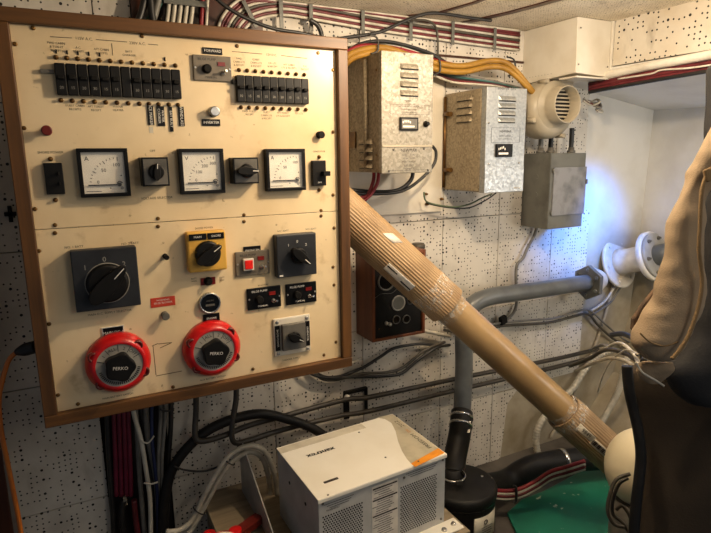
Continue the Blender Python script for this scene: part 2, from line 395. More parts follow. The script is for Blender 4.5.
MB().box(p1.x-.012, p1.x+.004, YB-.024, YB-.01, (p0.z+p1.z)/2-.006, (p0.z+p1.z)/2+.004).build('toggle', 'matt_black', b, bevel=.0012)
MB().text('OFF', ((p0.x+p1.x)/2, YB-.0105, p1.z+.007), .0035).build('rating_mark', 'white_ink', b)
# engraved captions
def capt(lines, px, py, h=.0034, lead=1.75):
    cap = MB()
    for i, l in enumerate(lines):
        p = F(px, py); cap.text(l, (p.x, S(), p.z-(i-(len(lines)-1)/2)*h*lead), h)
    cap.build('engraved_caption', 'ink', pan)
capt(['FWD CABIN', '& TOILET', 'RECEPTS'], 56.5, 47); capt(['A.C.', 'RECEPT'], 78.5, 49.5); capt(['AFT CABIN', 'RECEPTS'], 101.5, 51.5)
capt(['BATT', 'CHARGER'], 129, 53.5); capt(['GUEST CABIN', 'RECEPTS'], 75, 107.5); capt(['AFT TOILET', 'RECEPT'], 96, 108.5); capt(['WATER', 'HEATER'], 118, 108.5)
capt(['115V A.C.'], 84, 38.8, .0046); capt(['230V A.C.'], 137.5, 43.5, .0046); capt(['12V D.C.'], 271.5, 55, .0042)
capt(['FWD', 'CABIN LTS', '& RECEPT'], 239, 62); capt(['GUEST', 'CABIN LTS', '& RECEPT'], 256, 63); capt(['E.R. LTS', '& RECEPT'], 272.5, 65); capt(['AFT CABIN', 'LTS & RECEPTS'], 289, 66.5); capt(['P.H.', 'RECEPT'], 305, 68)
capt(['FWD TOILET', 'RECEPT'], 249.5, 113); capt(['GUEST', 'CABIN LTS', '& RECEPT'], 266.5, 115.5); capt(['AFT TOILET', 'LTS & RECEPT'], 283, 114.5); capt(['P.H. LTS'], 299, 113.5)
capt(['SHORE POWER'], 50.5, 152.5, .004); capt(['OFF'], 152.5, 151, .004); capt(['VOLTAGE SELECTOR'], 157, 198, .0042); capt(['GENERATOR'], 319, 151.5)
capt(['NO. 1 BATT'], 74, 247, .004); capt(['NO. 2 BATT'], 130, 243.5, .004); capt(['MAIN D.C. SUPPLY SELECTOR'], 110, 312.5, .004)
capt(['SHORE POWER'], 204, 228, .0036); capt(['BATT', 'MAIN'], 194, 280, .003); capt(['BATT', 'AUX'], 222, 279, .003); capt(['NO.1 BATT'], 283, 231, .0035); capt(['NO.2 BATT'], 311, 229, .0035)
capt(['CHARGER SUPPLY'], 291, 359, .0038); capt(['BILGE PUMP'], 263, 285, .003); capt(['MAIN BATTERY SWITCH'], 118, 396, .0035); capt(['AUX BATTERY SWITCH'], 213, 378, .0035)
cap = MB()
for a, b in (((50, 36.7), (72, 38)), ((96, 39.6), (127, 42)), ((148, 44.2), (158, 45)), ((232, 51.5), (262, 54)), ((281, 55.5), (307, 58.5))):
    q, r = F(*a), F(*b); cap.obox(((q.x+r.x)/2, S(), (q.z+r.z)/2), ((r.x-q.x)/2, 0, (r.z-q.z)/2), (0, .0001, 0), (0, 0, .0005))
q = F(112, 47); cap.box(q.x-.0004, q.x+.0004, S()-.0002, S(), q.z-.014, q.z+.006)
cap.build('engraved_line', 'ink', pan)
# plastic tape labels
def tape(px0, py0, px1, py1, t, y=YB, d=.0022, vert=False, h=.0045, par=None):
    mb = MB(); x0, x1, z0, z1 = qbox(mb, ((px0, py0), (px1, py1)), y-d, y)
    o = mb.build('name_label', 'label_black', par or pan, bevel=.0003)
    r, u = ((0, 0, -1), (1, 0, 0)) if vert else ((1, 0, 0), (0, 0, 1))
    mb = MB()
    lines = t if isinstance(t, list) else [t]
    for i, l in enumerate(lines):
        k = (i - (len(lines)-1)/2) * h * 1.5
        c = ((x0+x1)/2 - (k if vert else 0), y-d-.0003, (z0+z1)/2 - (0 if vert else k))
        mb.text(l, c, h, r, u)
    mb.build('lettering', 'white_ink', o)
tape(147, 105.5, 154.5, 125, 'ICE MAKER', vert=True, h=.005); tape(156.5, 106, 165.5, 126, ['WATER', 'COOKER'], vert=True, h=.0045)
tape(168.5, 106.5, 173.8, 131.5, 'BAT BUILT', vert=True, h=.0045); tape(178, 106.5, 185, 126, 'WINDLASS', vert=True, h=.005)
tape(202.5, 47, 222.5, 55, 'FORWARD', h=.0045); tape(202, 119, 220.5, 126, 'INVERTER', h=.0048)
tape(243.5, 247, 261, 253.5, 'ENGINE RM', h=.004); tape(203, 315, 220, 321.5, 'ENGINE', h=.004)
# white bordered label above the first battery switch
mbx = MB(); x0, x1, z0, z1 = qbox(mbx, ((101.5, 328), (125, 336.5)), YB-.002, YB); o = mbx.build('name_label', 'paper_white', pan, label='white bordered black label')
mbx = MB().box(x0+.002, x1-.002, YB-.0026, YB-.002, z0+.0015, z1-.0015); mbx.build('label_field', 'label_black', o)
MB().text('MAIN DC-1', ((x0+x1)/2, YB-.003, (z0+z1)/2), .005).build('lettering', 'white_ink', o)
# meters
def meter(q, letter, marks, d=.017, unit=None):
    mb = MB(); x0, x1, z0, z1 = qbox(mb, q, YB-d, YB-.0)
    m = MB(); w = x1-x0; h = z1-z0; t = .0065
    for bx in ((x0, x1, z1-t, z1), (x0, x1, z0, z0+t), (x0, x0+t, z0+t, z1-t), (x1-t, x1, z0+t, z1-t)): m.box(bx[0], bx[1], YB-d, YB-.0005, bx[2], bx[3])
    o = m.build({'A': 'ammeter', 'V': 'voltmeter'}[letter], 'bezel', pan, bevel=.0008)
    MB().box(x0+t, x1-t, YB-d+.007, YB-.001, z0+t, z1-t).build('dial_face', 'dial_white', o)
    y = YB-d+.0066; ix0, ix1, iz0, iz1 = x0+t, x1-t, z0+t, z1-t; iw = ix1-ix0; ih = iz1-iz0
    pc = Vector((ix1-iw*.16, y, iz0+ih*.20))
    m = MB(); m.text(letter, (ix0+iw*.12, y, iz1-ih*.16), .0075)
    R = iw*.70
    for i in range(13):
        a = math.radians(90 + 90*i/12); dr = Vector((math.cos(a), 0, math.sin(a))); L = .006 if i % 4 == 0 else .003
        m.obox(pc+dr*(R-L/2), dr*L/2, (0, .00015, 0), dr.cross(Vector((0, 1, 0)))*.0005)
    for i, s_ in enumerate(marks):
        a = math.radians(172 - 78*i/(max(len(marks)-1, 1))); dr = Vector((math.cos(a), 0, math.sin(a))); m.text(s_, pc+dr*(R-.0135), .0058)
    m.box(ix0+.003, ix0+iw*.4, y-.0001, y, iz0+.003, iz0+.004)
    for (fx, fz) in ((.9, .42), (.62, .12)): m.disc((ix0+iw*fx, y, iz0+ih*fz), PN, .0012, .0004, 8)
    m.build('scale_marking', 'ink_black', o)
    m = MB(); m.box(ix0+iw*.1, pc.x, y-.003, y-.002, pc.z-.0012, pc.z+.0012); m.disc(pc+Vector((0, -.001, 0)), PN, .0035, .002, 14); m.tube([pc+Vector((-.004, -.002, .002)), pc+Vector((0, -.002, .006)), pc+Vector((.005, -.002, .003))], .0008, 6)
    m.build('needle', 'ink_black', o)
    MB().lathe(pc+Vector((.004, -.0005, -.006)), PN, [(.003, 0), (.0028, .001)], 12).build('zero_screw', 'dial_grey', o)
    MB().box(ix0, ix1, YB-d+.0008, YB-d+.0016, iz0, iz1).build('glass_cover', 'glass', o)
meter(((77, 148.5), (127.5, 148), (131, 196), (80, 198)), 'A', ['0', '50', '100'])
meter(((178.5, 148.8), (223.5, 148.5), (225.5, 192.5), (181.5, 195)), 'V', ['0', '100', '200', '300'])
meter(((265.5, 149), (305, 148.5), (306.5, 190), (268, 191.5)), 'A', ['0', '50', '100'])
def knob(c, ang, R, L, d, parent, m='black_plastic', tip='white_ink', base=True, hh=.010):
    """rotary switch knob: round skirt with a tapered grip turned by ang (deg from up, clockwise)"""
    c = Vector(c); a = math.radians(ang); dr = Vector((math.sin(a), 0, math.cos(a))); sd = Vector((math.cos(a), 0, -math.sin(a)))
    mb = MB()
    if base: mb.lathe(c, PN, [(R, 0), (R*.96, d*.35), (R*.85, d*.45)], 28)
    n = 14; poly = []
    for i in range(n):
        t = 2*math.pi*i/n; poly.append(c + Vector((0, -d*.3, 0)) + dr*L*math.cos(t)*(1.0) + sd*L*.36*math.sin(t)*(1-.25*math.cos(t)))
    mb.prism(poly, (0, -d*.7, 0))
    o = mb.build('knob', m, parent, bevel=.0012)
    MB().obox(c+dr*L*.62+Vector((0, -d-.0003, 0)), dr*L*.28, (0, .0003, 0), sd*.0007).build('pointer_line', tip, o)
    return o
def plate(name, q, d, m, bevel=.0015, label=None, y=YB):
    mb = MB(); e = qbox(mb, q, y-d, y); o = mb.build(name, m, pan, bevel=bevel, label=label); return o, e
# voltage selectors
o, (x0, x1, z0, z1) = plate('voltage_selector', ((141.5, 157), (168.5, 157.5), (169.5, 186), (142.5, 186.5)), .034, 'bezel', .001)
MB().box(x0+.003, x1-.003, YB-.0352, YB-.034, z0+.003, z1-.003).build('front_plate', 'grey_mid', o)
knob(((x0+x1)/2+.001, YB-.0352, (z0+z1)/2), 5, .014, .016, .014, o)
o, (x0, x1, z0, z1) = plate('voltage_selector', ((232.5, 157.5), (258, 157.5), (259.5, 183.5), (234, 184)), .030, 'bezel', .001)
MB().box(x0+.003, x1-.003, YB-.0312, YB-.030, z0+.003, z1-.003).build('front_plate', 'grey_mid', o)
knob(((x0+x1)/2+.001, YB-.0312, (z0+z1)/2), 92, .014, .022, .016, o)
# big dark rotary
o, (x0, x1, z0, z1) = plate('rotary_switch', ((70, 251), (136.5, 246.5), (141, 305.5), (76, 312.5)), .022, 'dark_plate', .002)
c = PY(107.5, 283, YB-.022)
knob(c, 45, .036, .044, .024, o)
m = MB(); m.ring(c+Vector((0, -.0005, 0)), PN, .0365, .0008, 40, 6)
for t, x, y in (('1', 85, 268), ('0', 104.3, 259.5), ('2', 124, 264)): m.text(t, PY(x, y, YB-.0224), .009)
m.build('position_mark', 'dial_grey', o)
# small post knobs
def post(px, py, r, L, m, rt=None, ringm=None):
    p = F(px, py); o = MB().lathe(p, PN, [(r*1.25, 0), (r*1.25, .002), (r*.8, .003), (r*.8, L*.55), (rt or r, L*.6), (rt or r, L*.95), ((rt or r)*.8, L)], 16).build('push_button', m, pan); return o
post(165, 256, .004, .022, 'matt_black', .0048); post(47, 131, .006, .022, 'red_knob', .0085); post(213, 112, .008, .018, 'steel_bright', .0095)
post(319, 135, .006, .015, 'matt_black', .0075); post(164.5, 314.5, .0055, .018, 'grey_mid', .0075)
# yellow switch
o, (x0, x1, z0, z1) = plate('rotary_switch', ((187, 231.5), (226, 231), (227.5, 271), (188.5, 272)), .022, 'yellow_plate', .0035, 'yellow rotary switch')
y = YB-.022; w = x1-x0
MB().box(x0+.004, x0+w*.49, y-.0015, y, z1-.016, z1-.004).build('name_label', 'label_black', o); MB().box(x0+w*.52, x1-.004, y-.0015, y, z1-.016, z1-.004).build('name_label', 'label_black', o)
MB().text('MAIN', (x0+w*.27, y-.0018, z1-.01), .0042).text('SHORE', (x0+w*.74, y-.0018, z1-.01), .0042).build('lettering', 'white_ink', o)
knob(((x0+x1)/2, y, (z0+z1)/2-.004), 55, .0255, .029, .02, o)
# dark rotary on the right
o, (x0, x1, z0, z1) = plate('rotary_switch', ((276, 235.5), (316, 232.8), (317, 273.5), (278, 279)), .022, 'dark_plate', .002)
c = PY(298.5, 255.5, YB-.022); knob(c, 132, .0175, .026, .022, o)
m = MB()
for t, x, yy in (('1', 288.5, 245.5), ('0', 297.3, 241.5), ('2', 306, 244.5)): m.text(t, PY(x, yy, YB-.0224), .0055)
m.box(x0+.004, x0+.012, YB-.0224, YB-.022, z0+.003, z0+.006); m.build('position_mark', 'white_ink', o)
# grey and black pump plates
def pump(q, m, lit, txt='BILGE PUMP', kn=True):
    o, (x0, x1, z0, z1) = plate('pump_switch_plate', q, .005, m, .0012, None)
    w = x1-x0; h = z1-z0; y = YB-.005; ink = 'ink_black' if m == 'grey_plate' else 'white_ink'
    MB().text(txt, (x0+w*.36, y-.0003, z1-h*.16), .0045).text('MANUAL', (x0+w*.45, y-.0003, z0+h*.14), .0038).build('lettering', ink, o)
    if lit: 
        MB().box(x0+w*.2, x0+w*.5, y-.007, y, z0+h*.24, z0+h*.72).build('lamp_bezel', 'paper_white', o, bevel=.0008); MB().box(x0+w*.235, x0+w*.465, y-.009, y-.007, z0+h*.3, z0+h*.66).build('lamp_lens', 'red_bright', o, bevel=.0008)
    elif kn: MB().lathe((x0+w*.34, y, z0+h*.46), PN, [(.0085, 0), (.008, .008), (.006, .010)], 18).build('knob', 'matt_black', o)
    MB().box(x0+w*.64, x0+w*.83, y-.0015, y, z0+h*.6, z0+h*.76).build('pilot_light', 'red_dim', o)
    c = Vector((x0+w*.76, y, z0+h*.32)); o2 = MB().lathe(c, PN, [(.0048, 0), (.0042, .003), (.0018, .004), (.0018, .005)], 12).build('toggle_switch', 'steel_bright', o)
    MB().cyl(c+Vector((0, -.004, 0)), c+Vector((.003, -.017, .003)), .0016, .0024, 8).build('lever', 'chrome', o2)
    for xx in (x0+w*.05, x1-w*.05): MB().lathe((xx, y, (z0+z1)/2), PN, [(.0022, 0), (.0015, .001)], 8).build('screw', 'steel_bright', o)
pump(((192.5, 54), (231, 57), (232, 82), (194, 80)), 'grey_plate', False)
pump(((235.5, 252), (269.5, 250), (270, 273.5), (236, 277)), 'grey_plate', True)
pump(((247, 288.5), (280.5, 286), (281.5, 306.5), (248, 310.5)), 'label_black', False)
pump(((286, 284.5), (316, 281.5), (317, 301.5), (286.5, 305.5)), 'label_black', False)
# small key switch with red escutcheon
p = F(208, 281); o = MB().box(p.x-.0145, p.x+.0145, YB-.002, YB, p.z-.0075, p.z+.0075).build('push_button', 'red_dim', pan, bevel=.0005, label='small button on a red plate'); MB().lathe(p+Vector((0, -.002, 0)), PN, [(.009, 0), (.008, .004), (.005, .005), (.005, .012)], 16).build('button_cap', 'matt_black', o)
# round gauge
p = F(209.5, 302.5); o = MB().lathe(p, PN, [(.0215, 0), (.0215, .007), (.0195, .009), (.0185, .005)], 32).build('hour_meter', 'steel_bright', pan); MB().disc(p+Vector((0, -.005, 0)), PN, .0192, .0006, 30).build('dial_face', 'black_gloss', o)
MB().text('HOURS', p+Vector((0, -.0062, .005)), .003).box(p.x-.009, p.x+.009, YB-.0064, YB-.0058, p.z-.006, p.z-.002).build('scale_marking', 'grey_mid', o)
# square switch on pale plate
o, (x0, x1, z0, z1) = plate('rotary_switch', ((273.5, 318), (310.5, 315), (311, 351), (274.5, 357.5)), .006, 'duct_cream', .003, 'rotary switch on a pale square plate')
w = x1-x0; h = z1-z0; y = YB-.006
for fx in (.1, .9):
    for fz in (.09, .91): MB().lathe((x0+w*fx, y, z0+h*fz), PN, [(.0042, 0), (.004, .002), (.002, .0028)], 10).build('screw', 'steel_bright', o)
MB().box(x0+w*.03, x0+w*.16, y-.001, y, z0+h*.16, z0+h*.82).build('name_label', 'label_black', o); MB().box(x0+w*.84, x0+w*.97, y-.001, y, z0+h*.16, z0+h*.82).build('name_label', 'label_black', o)
MB().text('SHORE POWER', (x0+w*.095, y-.0013, z0+h*.49), .004, (0, 0, -1), (1, 0, 0)).text('GENERATOR', (x0+w*.905, y-.0013, z0+h*.49), .004, (0, 0, -1), (1, 0, 0)).build('lettering', 'white_ink', o)
MB().box(x0+w*.19, x0+w*.81, y-.012, y, z0+h*.17, z0+h*.84).build('front_plate', 'grey_mid', o, bevel=.001)
knob(((x0+x1)/2, y-.012, (z0+z1)/2), 118, .0125, .02, .014, o)
# battery switches
def battery(px, py, ang, par=pan, c=None, sc=1.):
    c = Vector(c) if c is not None else PY(px, py, YB-.025)+Vector((0, .025, 0)); R = .058*sc
    mb = MB().lathe(c, PN, [(R, 0), (R, .010*sc), (R*.97, .016*sc), (R*.84, .026*sc), (R*.74, .030*sc), (R*.70, .027*sc)], 48)
    o = mb.build('battery_switch', 'red_plastic', par)
    for a in (35, 145, 215, 325):
        a = math.radians(a+8); q = c+Vector((math.cos(a), 0, math.sin(a)))*R*.82
        MB().lathe(q+Vector((0, -.014*sc, 0)), PN, [(.0095*sc, 0), (.0095*sc, .012*sc), (.0055*sc, .012*sc), (.0055*sc, .006*sc)], 12, True).build('bolt_boss', 'red_knob', o)
    MB().disc(c+Vector((0, -.0265*sc, 0)), PN, R*.705, .001, 40).build('dial_face', 'dial_grey', o)
    y = c.y-.0279*sc; m = MB()
    for t, a in (('1', 140), ('ALL', 108), ('2', 72), ('OFF', 42)):
        dr = Vector((math.cos(math.radians(a)), 0, math.sin(math.radians(a)))); m.text(t, Vector((c.x, y, c.z))+dr*R*.57, .0062*sc, (dr.z, 0, -dr.x), dr)
    for a in (124, 90, 57, 25, 160):
        dr = Vector((math.cos(math.radians(a)), 0, math.sin(math.radians(a)))); m.obox(Vector((c.x, y, c.z))+dr*R*.58, dr*R*.11, (0, .0002, 0), dr.cross(Vector((0, 1, 0)))*.0005)
    for i in range(26):
        a = math.radians(195+150*i/25); dr = Vector((math.cos(a), 0, math.sin(a))); m.obox(Vector((c.x, y, c.z))+dr*R*.60, dr*.0025, (0, .0002, 0), dr.cross(Vector((0, 1, 0)))*.0009)
    m.build('position_mark', 'ink_black', o)
    poly = []; cc = c+Vector((0, -.0275*sc, 0))
    for i in range(36):
        a = 2*math.pi*i/36; r = R*(.44+.035*math.cos(5*(a-math.radians(ang)))); poly.append(cc+Vector((r*math.cos(a), 0, r*math.sin(a))))
    kb = MB().prism(poly, (0, -.018*sc, 0)).build('knob', 'black_plastic', o, bevel=.002)
    dr = Vector((math.cos(math.radians(-8)), 0, math.sin(math.radians(-8)))); MB().text('PERKO', cc+Vector((0, -.0184*sc, 0)), .006*sc, dr, (-dr.z, 0, dr.x)).build('lettering', 'white_ink', kb)
battery(119.5, 365, 70); battery(214, 350.5, 80)
# red sticker and grime
mbx = MB(); x0, x1, z0, z1 = qbox(mbx, ((150.5, 298.5), (175, 295.8), (175.3, 305), (151, 308)), YB-.0008, YB); o = mbx.build('warning_sticker', 'sticker_red', pan, label='red warning sticker')
MB().text('WARNING', ((x0+x1)/2, YB-.001, z1-.0055), .0035).text('BILGE BLOWER', ((x0+x1)/2, YB-.001, z0+.0075), .0035).build('lettering', 'paper_white', o)
m = MB()
for a, b in (((152, 346), (158, 343.5)), ((158, 344), (172, 342.5)), ((153, 346), (156, 375)), ((156, 376), (182, 371)), ((171, 343), (160, 348))):
    q, r = F(*a), F(*b); d = (r-q)/2; m.obox((q+r)/2, d, (0, .00015, 0), Vector((0, 1, 0)).cross(d).normalized()*.0007)
m.build('adhesive_residue', 'grime', pan)
MB().box(*(lambda a, b: (a.x, b.x, YB-.0006, YB, b.z, a.z))(F(149, 127), F(153.5, 133))).build('masking_tape', 'paper', pan)
p = F(54, 72); MB().obox(p+Vector((-.010, -.003, 0)), (.010, 0, 0), (0, .003, 0), (0, 0, .003)).build('bank_lever', 'grey_mid', pan); p = F(235, 82); MB().obox(p+Vector((-.002, -.004, 0)), (.005, 0, 0), (0, .004, 0), (0, 0, .004)).build('bank_lever', 'matt_black', pan)
#PART2
# ================================================================== CHARGERS
def louvres(q0, n, dz, w, side, parent, m, face):
    """n pressed louvres; q0 = top-left corner world; side = unit vector along the louvre; face = outward normal"""
    s_ = Vector(side); f = Vector(face)
    for i in range(n):
        c = Vector(q0) + s_*w/2 - Vector((0, 0, dz*i))
        a = c - s_*w/2; b = c + s_*w/2; t = .0065; h = .012
        mb = MB(); vs = []
        for p, e in ((a, .0), (a+s_*.005, 1), (b-s_*.005, 1), (b, .0)):
            vs += [p+Vector((0, 0, h/2)), p+f*t*e*.75+Vector((0, 0, -h*.1)), p+f*t*e+Vector((0, 0, -h/2))]
        fs = []
        for k in range(3):
            for j in range(2): fs.append((k*3+j, k*3+j+1, k*3+3+j+1, k*3+3+j))
        mb.add(vs, fs)
        mb.build('louvre', m, parent)
        mb = MB(); mb.obox(c+f*.0006-Vector((0, 0, h*.56)), s_*w*.46, f*.0005, (0, 0, .0016)); mb.build('louvre_slot', 'black_plastic', parent)
# charger beside the panel
ch = thing('battery_charger', 'tall galvanised battery charger right beside the wooden framed panel, with a black button', 'battery charger', (.75, WY, CAM.z-.05))
Y1 = 1.16
a, b, c, d = PY(378, 50, Y1), PY(433.5, 54.5, Y1), PY(432, 172, Y1), PY(385, 174, Y1)
x0 = (a.x+d.x)/2; x1 = (b.x+c.x)/2; zt = (a.z+b.z)/2; zb = (c.z+d.z)/2
MB().box(x0, x1, Y1, Y1+.014, zb, zt).build('front_cover', 'galv_warm', ch, bevel=.0015)
mb = MB(); mb.box(x0+.001, x0+.004, Y1+.014, WY-.009, zb+.002, zt-.002); mb.box(x1-.004, x1-.001, Y1+.014, WY-.009, zb+.002, zt-.002)
mb.box(x0+.004, x1-.004, Y1+.014, WY-.009, zb+.002, zb+.005); mb.box(x0+.004, x1-.004, Y1+.014, WY-.009, zt-.005, zt-.002)
mb.build('casing', 'galv_side', ch)
MB().cyl((x0-.001, Y1+.075, zb+.01), (x0-.001, Y1+.075, zt-.01), .006, n=10).build('casing_rib', 'galv_side', ch)
zs1 = PY(433, 146, Y1).z
MB().box(x0+.001, x1-.001, Y1-.0022, Y1, zs1-.0025, zs1+.002).build('cover_lip', 'beige_plastic', ch, bevel=.0006)
p = PY(400, 66, Y1); louvres((p.x, Y1, PY(405, 66, Y1).z), 4, PY(405, 66, Y1).z-PY(405, 75, Y1).z, PY(419, 67, Y1).x-p.x, (1, 0, 0), ch, 'galv_warm', (0, -1, 0))
pp = Vector((x0, PX(359, 142, x0).y, PX(359, 142, x0).z)); pe = PX(373, 142, x0)
louvres((x0, pp.y, pp.z), 4, PX(366, 142, x0).z-PX(366, 150, x0).z, abs(pe.y-pp.y), (0, -1, 0), ch, 'galv_side', (-1, 0, 0))
mb = MB(); e = qbox(mb, ((400.5, 117), (418.5, 130.5)), Y1-.006, Y1); o = mb.build('ammeter', 'bezel', ch, bevel=.0008)
MB().box(e[0]+.004, e[1]-.004, Y1-.0065, Y1-.006, e[2]+.004, e[3]-.004).build('dial_face', 'grey_mid', o)
m = MB()
for i in range(5): m.box(e[0]+.006+i*.005, e[0]+.009+i*.005, Y1-.0068, Y1-.0065, e[3]-.014+(.002 if i in (1, 2, 3) else 0), e[3]-.009+(.002 if i in (1, 2, 3) else 0))
m.box(e[0]+.007, e[1]-.012, Y1-.0068, Y1-.0065, e[2]+.007, e[2]+.011); m.build('scale_marking', 'white_ink', o)
p = PY(425.5, 124, Y1); MB().lathe(p, PN, [(.0075, 0), (.0075, .003), (.005, .004), (.005, .012), (.004, .013)], 14).build('reset_button', 'black_plastic', ch)
m = MB()
def eng(t, px, py, h, y): m.text(t, PY(px, py, y-.0004), h)
eng('POWER', 408, 101, .004, Y1); 
def outl(x0, z0, x1, z1, y, t=.0005):
    m.box(x0, x1, y-.0004, y, z1-t, z1); m.box(x0, x1, y-.0004, y, z0, z0+t); m.box(x0, x0+t, y-.0004, y, z0, z1); m.box(x1-t, x1, y-.0004, y, z0, z1)
q, r = PY(390, 104, Y1), PY(429, 115, Y1); outl(q.x, r.z, r.x, q.z, Y1-.0002)
for i, t in enumerate(('AUTOMATIC BATTERY CHARGER', 'THIS UNIT MUST BE WIRED', 'BY A QUALIFIED PERSON')): eng(t, 409, 106.5+i*3, .0027, Y1)
eng('NEWMAR', 409, 150.5, .0075, Y1)
for i, t in enumerate(('INPUT          OUTPUT', '115 VAC     12 VDC', 'MODEL     SERIAL NO', '60 HZ   1 PHASE', 'FOR MARINE USE')): eng(t, 409, 155+i*3.4, .0028, Y1)
q = PY(390, 170.5, Y1); r = PY(430, 170.5, Y1); m.box(q.x, r.x, Y1-.0004, Y1, q.z-.0005, q.z)
m.build('engraving', 'ink', ch)
for px, py in ((404.5, 54), (393.5, 149.5), (424, 148.5), (389, 171), (428, 170)): MB().lathe(PY(px, py, Y1), PN, [(.0032, 0), (.003, .0015), (.0012, .002)], 10).build('screw', 'grey_mid', ch)
for px, py in ((381.5, 155), (381.5, 70)): MB().lathe(PX(px-5, py, x0), (-1, 0, 0), [(.0028, 0), (.0024, .0015)], 8).build('screw', 'brass', ch)
MB().box(x0-.003, x0-.0005, WY-.06, WY-.03, CAM.z+.02, CAM.z+.06).build('hinge', 'brass', ch)
# second charger
c2 = thing('battery_charger', 'wide galvanised battery charger with silvery front, left of the grey fuse box', 'battery charger', (1.06, WY, CAM.z-.1))
Y2 = 1.162
a, b, c, d = PY(486, 84.5, Y2), PY(527.5, 90.5, Y2), PY(522.5, 191, Y2), PY(485, 193.5, Y2)
x0 = (a.x+d.x)/2; x1 = (b.x+c.x)/2; zt = (a.z+b.z)/2; zb = (c.z+d.z)/2
MB().box(x0, x1, Y2, Y2+.02, zb, zt).build('front_cover', 'galv_cool', c2, bevel=.0015)
MB().box(x0+.002, x1-.002, Y2+.02, WY-.009, zb+.002, zt-.002).build('casing', 'galv_side', c2)
zs1 = PY(523, 166, Y2).z; MB().box(x0+.0006, x1-.0006, Y2-.0012, Y2, zb+.001, zs1).build('lower_cover', 'galv_cool', c2, bevel=.0005)
MB().box(x0-.001, x0+.002, Y2+.022, WY-.012, zb+.004, zt-.004).build('side_door', 'galv_side', c2, bevel=.0006)
MB().cyl((x0-.004, WY-.016, zb+.008), (x0-.004, WY-.016, zt-.01), .0045, n=10).build('hinge_rod', 'brass', c2)
for py in (114, 170): MB().cyl(PX(445, py, x0-.006), PX(451, py, x0-.008), .0065, n=10).build('hinge_bolt', 'brass', c2)
p = PY(498.5, 98, Y2); louvres((p.x, Y2, p.z), 4, p.z-PY(498.5, 105.3, Y2).z, PY(516.5, 98, Y2).x-p.x, (1, 0, 0), c2, 'galv_cool', (0, -1, 0))
p = PX(457, 99.5, x0); q = PX(473, 98, x0); louvres((x0-.001, p.y, p.z), 4, p.z-PX(457, 106.5, x0).z, abs(p.y-q.y), (0, -1, 0), c2, 'galv_side', (-1, 0, 0))
mb = MB(); e = qbox(mb, ((497, 144), (512.5, 157)), Y2-.006, Y2); o = mb.build('ammeter', 'bezel', c2, bevel=.0008)
m = MB()
for i in range(5): m.box(e[0]+.006+i*.0052, e[0]+.0085+i*.0052, Y2-.0065, Y2-.006, e[3]-.016+.0015*(i % 4), e[3]-.010+.0015*(i % 4))
m.box(e[0]+.007, e[1]-.016, Y2-.0065, Y2-.006, e[2]+.007, e[2]+.012); m.build('scale_marking', 'white_ink', o)
m = MB(); eng('INVERTER · 24 V', 507, 88.8, .006, Y2); eng('NEWMAR', 505.5, 131.5, .0065, Y2); eng('BATTERY CHARGER', 505, 136, .0032, Y2); eng('MADE IN CALIFORNIA U.S.A.', 505, 139, .0026, Y2)
q, r = PY(491.5, 127.5, Y2), PY(519.5, 142.5, Y2); outl(q.x, r.z, r.x, q.z, Y2-.0002)
m.build('engraving', 'ink_black', c2)
q = PY(516, 187.5, Y2-.0012); MB().box(q.x-.008, q.x+.006, Y2-.0016, Y2-.0012, q.z-.003, q.z+.002).build('serial_sticker', 'dial_grey', c2)
for px, py in ((488.5, 123), (489, 164), (519, 163), (489, 189), (519, 188)): MB().lathe(PY(px, py, Y2), PN, [(.0028, 0), (.0026, .002), (.001, .0025)], 10).build('screw', 'chrome', c2)
# grey fuse box
gb = thing('fuse_box', 'grey enamelled steel fuse box with a hinged door below the blower', 'fuse box', (1.38, WY, CAM.z-.2))
Y3 = 1.236; a, b, c, d = PY(551, 152.5, Y3), PY(586.5, 153.5, Y3), PY(581.5, 226.5, Y3), PY(547.5, 229.5, Y3)
x0 = (a.x+d.x)/2; x1 = (b.x+c.x)/2; zt = (a.z+b.z)/2; zb = (c.z+d.z)/2
MB().box(x0, x1, Y3+.004, WY-.0005, zb, zt).build('casing', 'enamel_grey', gb, bevel=.002)
MB().box(x0, x1, Y3, Y3+.004, zb, zt).build('front_frame', 'enamel_grey', gb, bevel=.002)
q, r = PY(553.5, 167.5, Y3), PY(583, 213.5, Y3)
o = MB().box(q.x, r.x, Y3-.004, Y3, r.z, q.z).build('door', 'enamel_door', gb, bevel=.0015)
MB().box(r.x-.003, r.x+.004, Y3-.007, Y3-.001, (q.z+r.z)/2+.02, (q.z+r.z)/2+.035).build('catch', 'grey_mid', o, bevel=.001)
for zz in (q.z-.01, r.z+.01): MB().cyl((q.x-.003, Y3-.003, zz-.007), (q.x-.003, Y3-.003, zz+.007), .003, n=8).build('hinge', 'enamel_grey', o)
for px in (543, 549.5, 553, 571): pass
for px, yy in ((540.5, 1.30), (550.5, 1.29), (571, 1.30)):
    p = PY(px, 153, yy); MB().lathe((p.x, yy, zt), (0, 0, 1), [(.0135, 0), (.0135, .008), (.0095, .009), (.0095, .018)], 12).build('cable_gland', 'grey_mid', gb)
for k in range(3): MB().lathe((x0, Y3+.055, zb+.05+k*.055), (-1, 0, 0), [(.0075, 0), (.0075, .0012)], 14).build('knockout', 'enamel_grey', gb)
